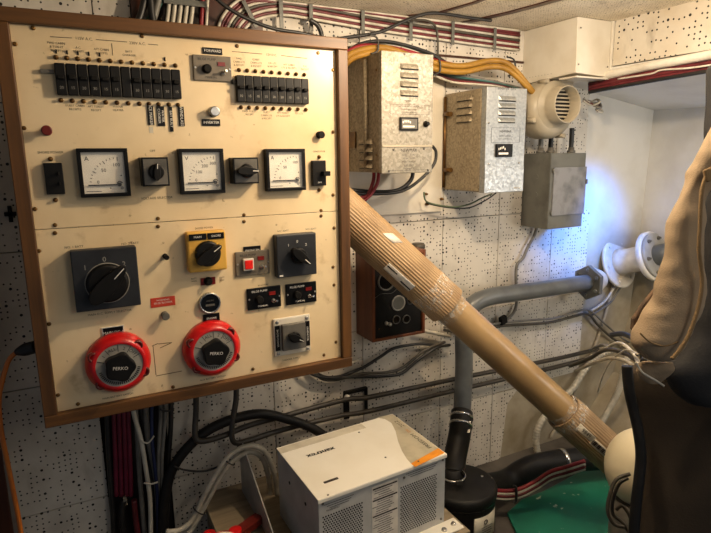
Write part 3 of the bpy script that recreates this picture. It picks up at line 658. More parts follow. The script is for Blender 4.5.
# ================================================================== BLOWER
bl = thing('blower', 'beige plastic centrifugal blower with round intake fixed under the white duct', 'blower', (1.30, WY, CAM.z+.02))
bc = PY(553.5, 108, 1.22); R = .087
vs = []; mbv = MB(); n = 56
def volr(a):  # outlet leaves upwards on the right-hand side
    t = ((a-math.radians(20)) % (2*math.pi))/(2*math.pi); return R*(.86+.20*t)
prof_ = [(.0, .085), (.80, .085), (.95, .075), (1.0, .06), (1.0, .02), (.95, .003), (.78, -.008), (.56, -.012)]
for s_, h in prof_:
    for i in range(n):
        a = 2*math.pi*i/n; r = volr(a)*s_; vs.append(bc+Vector((math.cos(a)*r, h, math.sin(a)*r)))
mbv.add(vs, [(j*n+i, (j)*n+(i+1) % n, (j+1)*n+(i+1) % n, (j+1)*n+i) for j in range(1, len(prof_)-1) for i in range(n)], True)
mbv.add(vs[n:2*n], [tuple(range(n))])
mbv.build('volute_housing', 'beige_plastic', bl)
MB().lathe(bc+Vector((.0, -.006, .006)), PN, [(.070, 0), (.068, .003), (.056, .006), (.053, .014), (.052, .046), (.0505, .048), (.0485, .046), (.0485, .0)], 40, False).build('intake_collar', 'beige_plastic', bl)
MB().disc(bc+Vector((0, -.0135, .006)), (0, -1, 0), .049, .001, 30).build('intake_throat', 'black_plastic', bl)
m = MB()
for i in range(-4, 5):
    w = math.sqrt(max(.047**2-(i*.0105)**2, 0)); m.box(bc.x-w, bc.x+w, bc.y-.019, bc.y-.016, bc.z+.006+i*.0105-.0022, bc.z+.006+i*.0105+.0022)
m.build('intake_grille', 'beige_plastic', bl)
MB().box(bc.x+.022, bc.x+.080, bc.y+.002, bc.y+.07, bc.z+.01, CAM.z+.208).build('outlet_spout', 'beige_plastic', bl, bevel=.003)
for a in (115, 205, 300):
    a = math.radians(a); q = bc+Vector((math.cos(a), 0, math.sin(a)))*(volr(a)+.002); MB().cyl(q+Vector((0, .028, 0)), q+Vector((0, -.006, 0)), .0065, n=10).build('housing_lug', 'beige_plastic', bl)
MB().box(bc.x-.03, bc.x+.03, bc.y+.083, WY-.0005, bc.z-.05, bc.z+.05).build('motor_mount', 'grey_mid', bl)
# white duct box
du = thing('duct_box', 'white sheet metal duct box under the ceiling above the blower', 'duct', (1.35, 1.25, CAM.z+.21))
x0, x1 = 1.287, 1.422
MB().add([(x0, 1.145, CAM.z+.218), (x1, 1.145, CAM.z+.212), (x1, WY-.0005, CAM.z+.208), (x0, WY-.0005, CAM.z+.208), (x0, 1.15, CZ-.001), (x1, 1.15, CZ-.001), (x1, WY-.0005, CZ-.001), (x0, WY-.0005, CZ-.001)],
         [(3, 2, 1, 0), (4, 5, 6, 7), (0, 1, 5, 4), (1, 2, 6, 5), (2, 3, 7, 6), (3, 0, 4, 7)]).build('casing', 'duct_cream', du, bevel=.0012)
MB().box(x0-.004, x1+.004, 1.139, 1.2, CAM.z+.205, CAM.z+.209).build('bottom_flange', 'duct_cream', du)
for q in ((x0+.008, 1.1445, CZ-.03), (x0+.008, 1.144, CAM.z+.24), (x1-.01, 1.144, CAM.z+.24)): MB().lathe(q, PN, [(.0025, 0), (.002, .0015)], 8).build('screw', 'grey_mid', du)
m = MB()
for i in range(9): m.disc((x0, WY-.02-i*.012, CAM.z+.226), (-1, 0, 0), .0011, .0004, 6)
m.build('rivet_row', 'grey_mid', du)
# ================================================================== GAUGE BOX
gg = thing('gauge_box', 'wooden gauge box with a black face and round dials behind the cardboard tube', 'gauge box', (.77, WY, CAM.z-.45))
Y4 = 1.255; a, c, d = PY(371.5, 255, Y4), PY(425, 331, Y4), PY(373, 342, Y4)
x0 = (a.x+d.x)/2; x1 = c.x; zb = (c.z+d.z)/2-.004; zt = PY(371.5, 255, Y4).z; t = .009
mb = MB(); mb.box(x0, x0+t, Y4, WY-.0005, zb, zt); mb.build('side_board', 'wood_box', gg, bevel=.001); MB().box(x1-t, x1, Y4, WY-.0005, zb, zt).build('side_board', 'wood_box', gg, bevel=.001)
MB().box(x0+t, x1-t, Y4, WY-.0005, zb, zb+t*.8).build('bottom_board', 'wood_box', gg, bevel=.001); MB().box(x0+t, x1-t, Y4, WY-.0005, zt-t, zt).build('top_board', 'wood_box', gg, bevel=.001)
MB().box(x0+t, x1-t, Y4+.006, Y4+.010, zb+t*.8, zt-t).build('gauge_face', 'black_plastic', gg)
yf = Y4+.006
def gauge(px, py, r, ringm='grey_mid', face='black_gloss'):
    p = PY(px, py, yf); o = MB().lathe(p, PN, [(r, 0), (r, .003), (r*.86, .004), (r*.8, .002)], 28).build('dial_gauge', ringm, gg); MB().disc(p+Vector((0, -.0018, 0)), PN, r*.82, .0008, 24).build('dial_face', face, o)
    return o
gauge(386, 281, .027, 'grey_mid'); gauge(398, 303, .022, 'dial_grey', 'enamel_grey'); gauge(396, 319.5, .0125, 'grey_mid'); gauge(406, 319, .0125, 'grey_mid'); gauge(410, 300, .013, 'dark_plate')
for px, py in ((386, 323), (389.5, 324)): MB().lathe(PY(px, py, yf), PN, [(.0055, 0), (.005, .006), (.002, .007)], 10).build('indicator_lamp', 'dial_grey', gg)
for px, py in ((373.5, 262), (373.5, 318), (421, 330), (379, 329)): MB().lathe(PY(px, py, yf), PN, [(.0028, 0), (.002, .0015)], 8).build('screw', 'brass', gg)
m = MB(); m.tube([PY(374, 299, yf-.001), PY(381, 294, yf-.001), PY(392, 293, yf-.001), PY(399, 286, yf-.001)], .0006, 5); m.text('OIL', PY(397, 309, yf-.003), .004); m.build('face_line', 'grey_mid', gg)
m = MB(); m.box(x0+.03, x0+.042, WY-.012, WY-.001, zt, zt+.012); m.build('hanging_hook', 'brass', gg)
tag(MB().lathe(PY(418, 250, 1.325)-Vector((0, 0, .03)), (0, 0, 1), [(.018, 0), (.018, .035), (.021, .036), (.021, .045), (.016, .05)], 18).build('bell_fitting', 'cable_olive'), 'short dark green capped fitting on the wall right behind the cardboard tube', 'fitting')

# ================================================================== CARDBOARD TUBE
E0 = PY(331, 200, 1.225); E1 = PD(628, 470, 1.50)
ax = (E1-E0).normalized(); LT = (E1-E0).length
def onax(px, py):
    d = ray(px, py).normalized(); w = CAM-E0; b = d.dot(ax); 
    return (w.dot(ax)-b*w.dot(d))/(1-b*b)*1.0
tA = onax(447, 305); tB = onax(563, 411)
tb = thing('cardboard_tube', 'long brown cardboard mailing tube leaning diagonally across the wall, joined with clear tape', 'mailing tube', E1)
def ribbed(t0, t1, r, m, name, ribs=0, cap=False):
    n = ribs*2 if ribs else 48
    mb = MB(); u = ax.orthogonal().normalized(); w = ax.cross(u); vs = []; ks = [0, .02, .5, 1]
    for kk in ks:
        for i in range(n):
            a = 2*math.pi*i/n; rr = r + (.0011*(i % 2) if ribs else 0); vs.append(E0+ax*(t0+(t1-t0)*kk)+(u*math.cos(a)+w*math.sin(a))*rr)
    mb.add(vs, [(j*n+i, j*n+(i+1) % n, (j+1)*n+(i+1) % n, (j+1)*n+i) for j in range(len(ks)-1) for i in range(n)], not ribs)
    rr = r*.93; mb.lathe(E0+ax*t0, ax, [(r, 0), (rr, 0), (rr, .12)], 40, False); mb.lathe(E0+ax*(t1-.003), ax, [(rr, 0), (r, .003)], 40, True)
    return mb.build(name, m, tb)
def r_at(px0, px1, t):  # radius from a width in pixels
    return (px0/2)/FPX*((E0+ax*t-CAM).dot(FW))
rA = r_at(42.5, 0, tA*.5); rB = r_at(32.5, 0, (tA+tB)/2); rC = r_at(37, 0, (tB+LT)/2)
ribbed(0, tA, rA, 'kraft', 'upper_sleeve', 46); ribbed(tA-.02, tB+.02, rB, 'kraft_smooth', 'middle_tube'); ribbed(tB, LT, rC, 'kraft', 'lower_sleeve', 40)
def wrap(t0, t1, r0, r1, seed):
    mb = MB(); n = 60; J = 12; vs = []; u = ax.orthogonal().normalized(); w = ax.cross(u)
    for j in range(J+1):
        for i in range(n):
            a = 2*math.pi*i/n; q = j/J; sm = q*q*(3-2*q); r = r0+(r1-r0)*sm+.0022+.0028*noise.noise(Vector((i*.5+seed, j*1.4, seed))) + .0012
            vs.append(E0+ax*(t0+(t1-t0)*q+.006*noise.noise(Vector((i*.15, j*.2, seed+9))))+(u*math.cos(a)+w*math.sin(a))*max(r, (r1 if q > .5 else r0)*1.0+.0006))
    mb.add(vs, [(j*n+i, j*n+(i+1) % n, (j+1)*n+(i+1) % n, (j+1)*n+i) for j in range(J) for i in range(n)], True)
    mb.build('clear_tape_wrap', 'clear_tape', tb, label='crinkled clear packing tape')
wrap(tA-.075, tA+.03, rA, rA*.8, 3); wrap(tB-.02, tB+.035, rB*1.04, rC, 5)
def patch(px, py, L, wd, m, roll, name, t=None, rad=None):
    """curved sticker on the tube; centre seen at the pixel"""
    t = onax(px, py) if t is None else t; r = (rad or rA)+.0016; P0 = E0+ax*t
    d = ray(px, py); wv = P0-CAM; up = ax.cross(d).normalized(); h = (CAM + d*(wv.dot(d)/d.dot(d)) - P0).dot(up); h = max(-r*.97, min(r*.97, h))
    back = -(d-ax*d.dot(ax)).normalized(); a0 = math.atan2(h, math.sqrt(max(r*r-h*h, 1e-9)))
    vs = []; J = 8
    for j in range(J+1):
        for s_ in (-1, 1):
            a = a0+(j/J-.5)*wd/r; vs.append(P0+ax*s_*L/2+(back*math.cos(a)+up*math.sin(a))*r+ax*roll*(j/J-.5))
    mb = MB(); mb.add(vs, [(2*j, 2*j+1, 2*j+3, 2*j+2) for j in range(J)], True)
    o = mb.build(name, m, tb, solid=.0004); return o, P0, back, up, a0, r
def tubetext(o, P0, back, up, a0, r, t, h, off=0, m='ink_black', along=0):
    mb = MB(); n = (back*math.cos(a0+off)+up*math.sin(a0+off)); tg = (up*math.cos(a0+off)-back*math.sin(a0+off))
    mb.text(t, P0+ax*along+n*(r+.0008), h, ax, tg); mb.build('lettering', m, o)
q = patch(391, 236, .034, .022, 'paper_white', .02, 'white_sticker')
q = patch(396, 275, .085, .024, 'paper_white', .0, 'address_label')
mb = MB()
for i in range(2):
    n_ = q[2]*math.cos(q[4])+q[3]*math.sin(q[4]); tg = q[3]*math.cos(q[4])-q[2]*math.sin(q[4]); mb.obox(q[1]+n_*(q[5]+.0006)+ax*(-.025+.05*i)+tg*(.004-.008*i), ax*.016, n_*.0003, tg*.0018)
mb.build('barcode', 'ink_black', q[0])
q = patch(577, 425, .060, .018, 'paper', 0, 'number_label', rad=rC); tubetext(*q, '9849', .011)
q = patch(592, 441, .075, .02, 'paper', 0, 'parcel_label', rad=rC)
mb = MB(); n_ = q[2]*math.cos(q[4])+q[3]*math.sin(q[4]); tg = q[3]*math.cos(q[4])-q[2]*math.sin(q[4])
for i in range(14): mb.obox(q[1]+n_*(q[5]+.0004)+ax*(-.034+.005*i), ax*(.0008+.0008*(i % 3)), n_*.0004, tg*.006)
mb.build('barcode', 'ink', q[0])

# ================================================================== INVERTER AND BENCH
bench = thing('shelf', 'low plywood shelf under the white inverter', 'shelf', (.48, 1.15, .0))
ZB = CAM.z-.862
MB().box(.235, .76, .90, WY-.0005, ZB-.02, ZB).build('shelf_board', 'bench_wood', bench, bevel=.001)
for x in (.26, .72):
    for y in (.925, 1.32): MB().box(x-.015, x+.015, y-.015, y+.015, 0, ZB-.02).build('leg', 'bench_wood', bench)
iv = thing('inverter', 'white xantrex labelled power inverter with perforated vents and an orange stripe', 'inverter', (.56, 1.05, ZB))
yaw = math.radians(3.4); e1 = Vector((math.cos(yaw), math.sin(yaw), 0)); e2 = Vector((-math.sin(yaw)*.35, math.cos(yaw), 0)).normalized(); e3 = Vector((0, 0, 1))
ZT = CAM.z-.68; O = PZ(318, 500.5, ZT); IW = (PZ(446.5, 453.5, ZT)-O).dot(e1); ID = .236; IH = ZT-ZB-.004
def I(u, v, w): return O+e1*u+e2*v+e3*w
def ibox(mb, u0, u1, v0, v1, w0, w1): return mb.obox(I((u0+u1)/2, (v0+v1)/2, (w0+w1)/2), e1*(u1-u0)/2, e2*(v1-v0)/2, e3*(w1-w0)/2)
ibox(MB(), .002, IW-.002, .003, ID-.002, -IH, -.0015).build('casing', 'inverter_side', iv, bevel=.001)
mb = MB(); ibox(mb, 0, IW, 0, ID, -.0015, 0); ibox(mb, 0, IW, -.0005, .002, -.009, -.0015); mb.build('top_cover', 'inverter_white', iv, bevel=.0012)
ibox(MB(), .03, IW+.028, -.036, .004, -IH-.0035, -IH+.0).build('mounting_flange', 'inverter_white', iv, bevel=.0008)
for u, v in ((IW+.012, -.015), (IW-.02, -.02), (.07, -.02)): MB().lathe(I(u, v, -IH), e3, [(.007, 0), (.006, .003), (.003, .003)], 14).build('mounting_bolt', 'chrome', iv)
ibox(MB(), .0, .235, ID-.030, ID-.004, .0, .0004).build('printed_band', 'paper', iv)
# beige field with a curved edge and the orange strip
cur = [PZ(x, y, ZT) for x, y in ((377, 417.5), (385, 419), (391.5, 423), (395.5, 431), (398, 441), (402, 451), (407, 459), (411, 463.5))]
MB().prism(cur+[I(IW-.002, .030, 0), I(IW-.002, ID-.004, 0)], e3*.0004).build('beige_field', 'inv_beige', iv)
MB().prism([PZ(411, 463.5, ZT), PZ(415, 467, ZT), I(IW-.002, .006, 0), I(IW-.002, .030, 0)], e3*.0004).build('orange_stripe', 'inv_orange', iv)
p = PZ(321, 452.5, ZT); MB().text('xantrex', p+e3*.0006, .0155, -e1, -e2, sx=1.05).text('xantrex', p+e3*.0007+e1*.0008, .0155, -e1, -e2, sx=1.05).text('xantrex', p+e3*.0008-e1*.0008, .0155, -e1, -e2, sx=1.05).build('lettering', 'ink_black', iv)
p = PZ(421, 441, ZT); MB().text('FREEDOM', p+e3*.0008, .0105, e2, -e1, sx=1.2).build('lettering', 'ink_black', iv)
p = PZ(408, 431, ZT); MB().text('SW', p+e3*.0008, .0085, e2, -e1).build('lettering', 'ink_orange', iv, label='orange lettering')
p = PZ(399.5, 424, ZT); MB().text('2012', p+e3*.0008, .0105, e2, -e1, sx=1.25).build('lettering', 'ink', iv)
p = PZ(331, 480.5, ZT); MB().obox(p+e3*.0004, e1*.017, e2*.0035, e3*.0004).build('name_badge', 'ink', iv)
for px, py in ((359, 432.5), (385.5, 457.5), (328, 495), (368.5, 419), (418.5, 461.5)): MB().lathe(PZ(px, py, ZT), e3, [(.0026, 0), (.002, .0012)], 10).build('screw', 'grey_mid', iv)
# front face
nf = -e2
def Fc(u, w, off=.0): return I(u, .003-off, w)
for (u0, u1) in ((.012, .105), (IW-.128, IW-.028)):
    mb = MB(); k = 0
    w = -.045
    while w > -IH+.018:
        u = u0+(.003 if k % 2 else 0)
        while u < u1:
            sh = (u-u0)*.0
            mb.lathe(Fc(u, w), nf, [(.0021, 0), (.0021, .0003)], 6, True, False); u += .0062
        w -= .0054; k += 1
    o = mb.build('vent_holes', 'black_plastic', iv); o['kind'] = 'stuff'
mb = MB().obox(Fc(IW*.49, -IH*.52, .0002), e1*.034, nf*.0003, e3*IH*.42); o = mb.build('rating_label', 'paper_white', iv)
m = MB()
for i in range(22):
    w = -.024-i*.0055
    if w < -IH*.9: break
    thick = i in (0, 5, 12)
    m.obox(Fc(IW*.49-(0 if thick else .004*(i % 3)), w, .0008), e1*(.032 if thick else .026-.003*(i % 4)), nf*.0002, e3*(.0016 if thick else .0005))
m.build('lettering', 'ink', o)
m = MB()
for i in range(3): m.obox(Fc(.05, -.018-.005*i, .0003), e1*(.035-.006*i), nf*.0002, e3*.0005); m.obox(Fc(IW-.07, -.016-.005*i, .0003), e1*(.045-.006*i), nf*.0002, e3*.0005)
m.text('WARNING', Fc(.035, -.033, .0005), .0045, e1, e3)
m.build('lettering', 'ink', iv)
for u, w in ((.012, -.014), (IW-.01, -.014), (IW-.012, -IH+.012), (.006, -IH+.02), (IW-.12, -.022)): MB().lathe(Fc(u, w), nf, [(.003, 0), (.0026, .0018)], 10).build('screw', 'grey_mid', iv)
for v in (.07, .16): MB().lathe(I(.002, v, -.05), -e1, [(.004, 0), (.004, .001)], 10).build('side_hole', 'black_plastic', iv)
# standing sheet metal bracket left of the inverter
X = .335
bp = [PX(248, 449, X), PX(258, 474, X), PX(277, 535, X), PX(290, 575, X)]
top = [Vector((X, WY-.04, bp[0].z)), Vector((X, WY-.10, bp[0].z-.005)), Vector((X, .98, ZB+.02)), Vector((X, .95, ZB)), Vector((X, WY-.04, ZB))]
tag(MB().prism([(X, WY-.035, PX(247, 450, X).z), (X, WY-.06, PX(250, 455, X).z), (X, 1.02, ZB+.012), (X, 1.01, ZB), (X, WY-.035, ZB)], (.0032, 0, 0)).build('metal_bracket', 'plate_grey', bevel=.0008), 'triangular grey sheet metal bracket standing left of the inverter', 'bracket')
# red switch lying on the shelf
rs = thing('rotary_battery_switch', 'red battery switch with a pale dial low at the left of the inverter', 'battery switch', PZ(223, 557, ZB))
pr = PZ(223, 557, ZB)
MB().lathe(pr, e3, [(.052, 0), (.052, .02), (.049, .03), (.038, .035)], 32).build('body', 'red_plastic', rs)
for a in (40, 110, 200): MB().cyl(pr+Vector((.05*math.cos(math.radians(a)), .05*math.sin(math.radians(a)), 0)), pr+Vector((.05*math.cos(math.radians(a)), .05*math.sin(math.radians(a)), .034)), .014, n=14).build('bolt_boss', 'red_plastic', rs)
MB().disc(pr+e3*.0352, e3, .036, .001).build('dial_face', 'dial_white', rs)
MB().obox(pr+Vector((.065, .045, .02)), (.04, .02, 0), (-.006, .012, 0), (0, 0, .008)).build('terminal_arm', 'red_knob', rs)
# ================================================================== CANISTER, PIPES, HOSES
cn = thing('water_strainer', 'black cylindrical muffler can with paper labels on the floor right of the inverter', 'muffler', (.95, 1.13, 0))
ZC = CAM.z-.885; cc = PZ(461, 481, ZC); cr = .105
cr = 36.5/FPX*((cc-CAM).dot(FW)) * .97
cc0 = Vector((cc.x, cc.y, 0))
MB().lathe(cc0, e3, [(cr*.96, .0), (cr*.96, ZC-.03), (cr, ZC-.028), (cr*1.01, ZC-.012), (cr*.97, ZC-.004), (cr*.9, ZC), (.02, ZC+.002)], 48).build('body', 'black_rubber', cn)
MB().lathe(cc0+e3*(ZC-.035), e3, [(cr*.965, 0), (cr*.985, .002), (cr*.985, .005)], 48, False).build('rim_band', 'black_gloss', cn)
def canlabel(a0, a1, z0, z1, name):
    mb = MB(); vs = []; J = 10
    for j in range(J+1):
        a = math.radians(a0+(a1-a0)*j/J)
        for z in (z0, z1): vs.append(cc0+Vector((math.cos(a)*(cr*.96+.0008), math.sin(a)*(cr*.96+.0008), z)))
    mb.add(vs, [(2*j, 2*j+2, 2*j+3, 2*j+1) for j in range(J)], True); return mb.build(name, 'paper', cn, solid=.0003)
o = canlabel(-106, -52, ZC-.125, ZC-.052, 'paper_label'); canlabel(-175, -134, ZC-.15, ZC-.06, 'paper_label')
a = math.radians(-84); n_ = Vector((math.cos(a), math.sin(a), 0)); q = cc0+n_*(cr*.96+.0015)+e3*(ZC-.07); tg = e3.cross(n_)
m = MB().ring(q, n_, .006, .0012, 16, 5)
for i in range(4): m.obox(q-e3*(.014+.007*i)+tg*.004, tg*(.02-.003*(i % 2)), n_*.0003, e3*.0005)
m.build('lettering', 'ink', o)
MB().lathe(PZ(482, 477, ZC), e3, [(.0045, 0), (.004, .003)], 8).build('lid_bolt', 'chrome', cn)
MB().lathe(PZ(491, 479, ZC-.004), e3, [(.003, 0), (.003, .004)], 8).build('lid_bolt', 'chrome', cn)
MB().lathe(PZ(453, 476, ZC), e3, [(.033, 0), (.033, .012), (.029, .014), (.029, .03)], 26).build('inlet_neck', 'black_rubber', cn)
# grey exhaust pipe with elbow and hexagonal flange
Yp = 1.262
pp = [PZ(453, 476, ZC+.14), PY(461, 425, 1.225), PY(463, 395, 1.25), PY(464, 365, Yp), PY(464, 335, Yp), PY(466, 318, Yp), PY(474, 304, Yp), PY(489, 297, Yp), PY(515, 293, Yp), PY(550, 288, Yp), PY(590, 282, Yp)]
pp[0] = PY(460, 430, 1.215)
gp = thing('exhaust_pipe', 'grey painted pipe bending along the wall from the black can to a bolted flange', 'pipe', PY(464, 335, Yp))
MB().tube(pp, .0265, 20, 5).build('pipe', 'pipe_grey', gp)
fx = PY(588, 282.5, Yp)
fo = MB().lathe(fx+Vector((-.006, 0, 0)), (1, 0, 0), [(.060, 0), (.060, .016)], 6, True, False, ref=(0, 0, 1)).build('flange', 'enamel_grey', gp, bevel=.002)
for k in range(6):
    a = math.radians(60*k+30); q = fx+Vector((-.006, math.cos(a)*.044, math.sin(a)*.044)); MB().lathe(q, (-1, 0, 0), [(.0075, 0), (.0075, .006), (.004, .006), (.004, .010)], 6, True, False).build('bolt', 'enamel_grey', fo)
mb = MB().lathe(fx+Vector((.010, 0, 0)), (1, 0, 0), [(.044, 0), (.042, .02), (.036, .03)], 24); mb.tube([fx+Vector((.03, 0, 0)), fx+Vector((.06, .012, 0)), fx+Vector((.085, .06, 0)), fx+Vector((.09, WY-fx.y, 0))], .034, 20); mb.build('hull_stub', 'stub_paint', gp, label='cream painted hull stub')
hz = thing('rubber_hose', 'short black rubber hose with two steel clamps between grey pipe and black can', 'hose', PY(457, 450, 1.2))
hp = [PZ(453, 477, ZC+.004), PY(455, 458, 1.165), PY(460, 432, 1.20), PY(462, 412, 1.235)]
MB().tube(hp, .0325, 20).build('hose_body', 'black_rubber', hz)
for q, dr in ((hp[3].lerp(hp[2], .25), hp[3]-hp[2]), (hp[3].lerp(hp[2], .65), hp[3]-hp[2]), (PZ(453, 475, ZC+.028), e3), (PZ(453, 475, ZC+.016), e3)):
    dr = dr.normalized(); o = MB().lathe(q-dr*.005, dr, [(.0325, 0), (.0352, 0), (.0352, .008), (.0325, .008)], 30, False).build('hose_clamp', 'chrome', hz); s_ = Vector((-.2, -1, 0)).normalized(); MB().obox(q+s_*.037, Vector((.009, -.002, 0)), s_*.004, dr*.005).build('clamp_screw', 'chrome', o)
# black hose along the deck
bh = thing('exhaust_hose', 'thick black hose lying on the deck behind the foot of the cardboard tube', 'hose', PD(545, 470, 1.72))
cl = [cc+Vector((cr*.5, .02, -.055)), PD(505, 482, 1.72), PD(530, 468, 1.74), PD(563, 461, 1.76), PD(600, 458, 1.78), PD(640, 456, 1.80)]
cl = [Vector((p.x, min(p.y, WY-.05), max(p.z, .045))) for p in cl]
MB().tube(cl, .037, 20).build('hose_body', 'black_rubber', bh)
q = cl[3]; dr = (cl[4]-cl[2]).normalized(); o = MB().lathe(q-dr*.006, dr, [(.0375, 0), (.0392, 0), (.0392, .013), (.0375, .013)], 30, False).build('hose_clamp', 'chrome', bh); MB().obox(q+e3*.0+Vector((-.0, -.040, .0)), dr*.009, Vector((0, -.004, 0)), e3*.006).build('clamp_screw', 'chrome', o)
# hull fitting: cream pipe between two flanges
hf = thing('hull_fitting', 'cream flanged pipe stub bolted to the hull with a grey pipe end', 'pipe fitting', PY(618, 262, WY))
A = PY(617, 263, WY-.004); dv = Vector((.10, -.93, .32)).normalized()
tt = 0; best = None
for i in range(60):
    p = A+dv*(.01*i); d = p-CAM; x = CX+FPX*d.dot(RT)/d.dot(FW)
    if x > 653: break
L = .01*i
MB().lathe(A+Vector((0, -.002, 0)), dv, [(.094, -.0), (.094, .010), (.088, .012)], 36).build('hull_flange', 'pipe_cream', hf)
MB().lathe(A, dv, [(.052, .01), (.045, .03), (.045, L)], 28).build('pipe_body', 'pipe_cream', hf)
B_ = A+dv*L
o = MB().lathe(B_, dv, [(.086, -.014), (.088, -.012), (.088, .002), (.083, .004)], 40).build('outer_flange', 'pipe_cream', hf)
MB().lathe(B_+dv*.0045, dv, [(.079, 0), (.079, .010)], 36).build('blank_flange', 'plate_grey', hf, label='blue grey flange')
for k in range(6):
    a = math.radians(60*k+20); u = dv.orthogonal().normalized(); w = dv.cross(u); off = (u*math.cos(a)+w*math.sin(a))
    MB().lathe(B_+dv*.014+off*.064, dv, [(.007, 0), (.007, .006), (.004, .006), (.004, .012)], 6, True, False).build('bolt', 'grey_mid', o)
    MB().lathe(A+dv*.012+off*.076, dv, [(.006, 0), (.006, .006)], 6, True, False).build('bolt', 'pipe_cream', hf)
MB().tube([B_+dv*.01, B_+dv*.04, B_+dv*.06+Vector((.03, 0, .0)), B_+dv*.10+Vector((.045, -.01, -.01)), B_+dv*.17+Vector((.05, -.03, -.03))], .036, 18).build('pipe_end', 'pipe_grey', hf)
# ================================================================== DECK
gd = MB().prism([PZ(x, y, .012) for x, y in ((507, 512), (522, 499), (545, 490), (575, 474), (600, 455), (760, 455), (760, 640), (560, 600), (520, 540))], (0, 0, -.011))
tag(gd.build('deck_plate', 'green_deck', bevel=.002), 'green painted deck plate with chipped cream spots beside the cream float', 'deck plate')
ca = PD(640, 467, 1.33); r_ = 33/FPX*1.33
mb = MB(); pf = [(0.001, -r_*1.12)]+[(r_*math.cos(a), r_*1.18*math.sin(a)) for a in [math.radians(-80+10*i) for i in range(17)]]+[(.001, r_*1.2)]
fl = thing('tank_float', 'cream rounded plastic float partly hidden behind the brown canvas cover', 'float', (ca.x, ca.y, .012))
mb.lathe(ca, (.15, 0, 1), pf, 36).build('body', 'globe_cream', fl)
MB().lathe((ca.x, ca.y, .012), e3, [(r_*.7, 0), (r_*.75, ca.z-r_*1.0-.012)], 28).build('stand', 'grey_mid', fl)
# wire handle with loops in front of it
for i, pts in enumerate((((630, 474), (616, 480), (609, 498), (608, 513), (614, 524), (624, 527)), ((628, 478), (619, 484), (613, 500), (613, 514), (622, 522), (628, 531)), ((616, 510), (622, 506), (629, 515), (634, 528)))):
    tag(MB().tube([PD(x, y, 1.17+.01*i) for x, y in pts], .0038, 8).build('cable_loop', 'cable_olive'), ['thin olive cable looped in front of the cream float, outermost loop', 'thin olive cable looped in front of the cream float, inner loop', 'short olive cable end crossing below the cream float'][i], 'cable')
#PART3
# ================================================================== CABLES
def cable(pts, r, m, label, group=None, name='cable', y=1.32, n=8, cat=None):
    P = [PY(*(p if len(p) == 3 else (*p, y))) for p in pts]
    P = [Vector((p.x, p.y, min(p.z, CZ-r-.001))) for p in P]
    return tag(MB().tube(P, r, n, 6).build(name, m), label, cat or name.replace('_', ' '), group)
# flat bundle arching out from behind the panel and along the top of the wall
inner = [PY(x, y, 1.334) for x, y in ((238, 75), (239, 52), (243, 32), (256, 20), (282, 15), (312, 19), (370, 29), (430, 38), (480, 45), (519, 50))]
colr = ['cable_white', 'cable_maroon', 'cable_white', 'cable_maroon', 'cable_olive', 'cable_white', 'cable_maroon', 'cable_maroon', 'cable_white']
names = {'cable_white': 'white', 'cable_maroon': 'maroon', 'cable_olive': 'brownish'}
for k_, c_ in enumerate(colr):
    pts = []
    for i, p in enumerate(inner):
        t = inner[min(i+1, len(inner)-1)]-inner[max(i-1, 0)]; nn = Vector((-t.z, 0, t.x)).normalized(); q = p+nn*.0068*k_
        pts.append(Vector((q.x, q.y+.002*(k_ % 2), min(q.z, CZ-.005-.001*(8-k_)))))
    tag(MB().tube(pts, .0036, 8, 6).build('cable', c_), names[c_]+' cable in the flat clamped bundle along the top of the wall', 'cable', names[c_]+' cables of the top bundle')
for px, py, tilt in ((250, 14, .5), (281, 8, 0), (311, 13, 0), (363, 20, 0), (411, 27, 0), (453, 33, 0), (495, 39, 0)):
    c = PY(px, py, 1.324); c.z = min(c.z, CZ-.035); dz = Vector((-math.sin(tilt), 0, math.cos(tilt)))
    o = MB().obox(c, dz*.031, Vector((dz.z, 0, -dz.x))*.005, (0, .0012, 0)).build('cable_clamp', 'enamel_grey', bevel=.0006); tag(o, 'grey metal clamp strap holding the flat cable bundle at the ceiling', 'clamp', 'clamps on the top cable bundle')
# trunk of cables passing behind the panel
for px in (168, 174, 180, 186, 192): cable([(px-4, 60), (px-2, 30), (px, 14), (px+2, -6)], .0042, 'cable_white', 'pale cable running straight up above the left half of the panel', 'pale vertical cables above the panel', y=1.318)
for i, (a, b, m_) in enumerate(((139, 158, 'cable_grey'), (144, 163, 'cable_teal'), (150, 160, 'cable_grey'), (136, 146, 'cable_black'), (154, 150, 'cable_black'))):
    cable([(a-2, 70), (a, 30), ((a+b)/2, 14), (b, -6)], .007, m_, ['grey cable leaning right beside the pale ones above the panel', 'teal grey cable leaning right above the panel', 'grey cable rising behind the teal one above the panel', 'leftmost black cable in the dark slot above the panel', 'black cable in the dark slot above the panel, right of the leaning ones'][i], y=1.326-.006*i)
cable([(199, 60), (201, 30), (203, -6)], .0045, 'cable_red', 'red cable rising above the panel right of the pale ones', y=1.32); cable([(204, 60), (206, 30), (208, -6)], .0035, 'cable_white', 'white cable right beside the red one above the panel', y=1.32)
cable([(212, -5), (228, 8), (250, 20), (275, 29), (300, 33), (330, 39), (350, 37), (380, 32), (405, 21), (432, 12), (470, 3), (492, -6)], .0042, 'cable_black', 'black cable sagging across the top of the wall and over the ceiling', y=1.27)
cable([(310, 20), (318, 26), (322, 38), (322, 60)], .006, 'cable_black', 'short black cable dropping from the bundle behind the panel corner', y=1.31)
cable([(412, 20, 1.28), (428, 21, 1.30), (436, 28, 1.315), (438, 45, 1.32), (437, 66, 1.32)], .0032, 'cable_olive', 'thin brown wire dropping from the ceiling behind the tall charger')
o = MB().box(PY(205, 10, 1.345).x, PY(262, 10, 1.345).x, 1.344, 1.349, CZ-.12, CZ); tag(o.build('mounting_board', 'wood_dark'), 'dark wooden board on the wall behind the arching cable bundle', 'board')
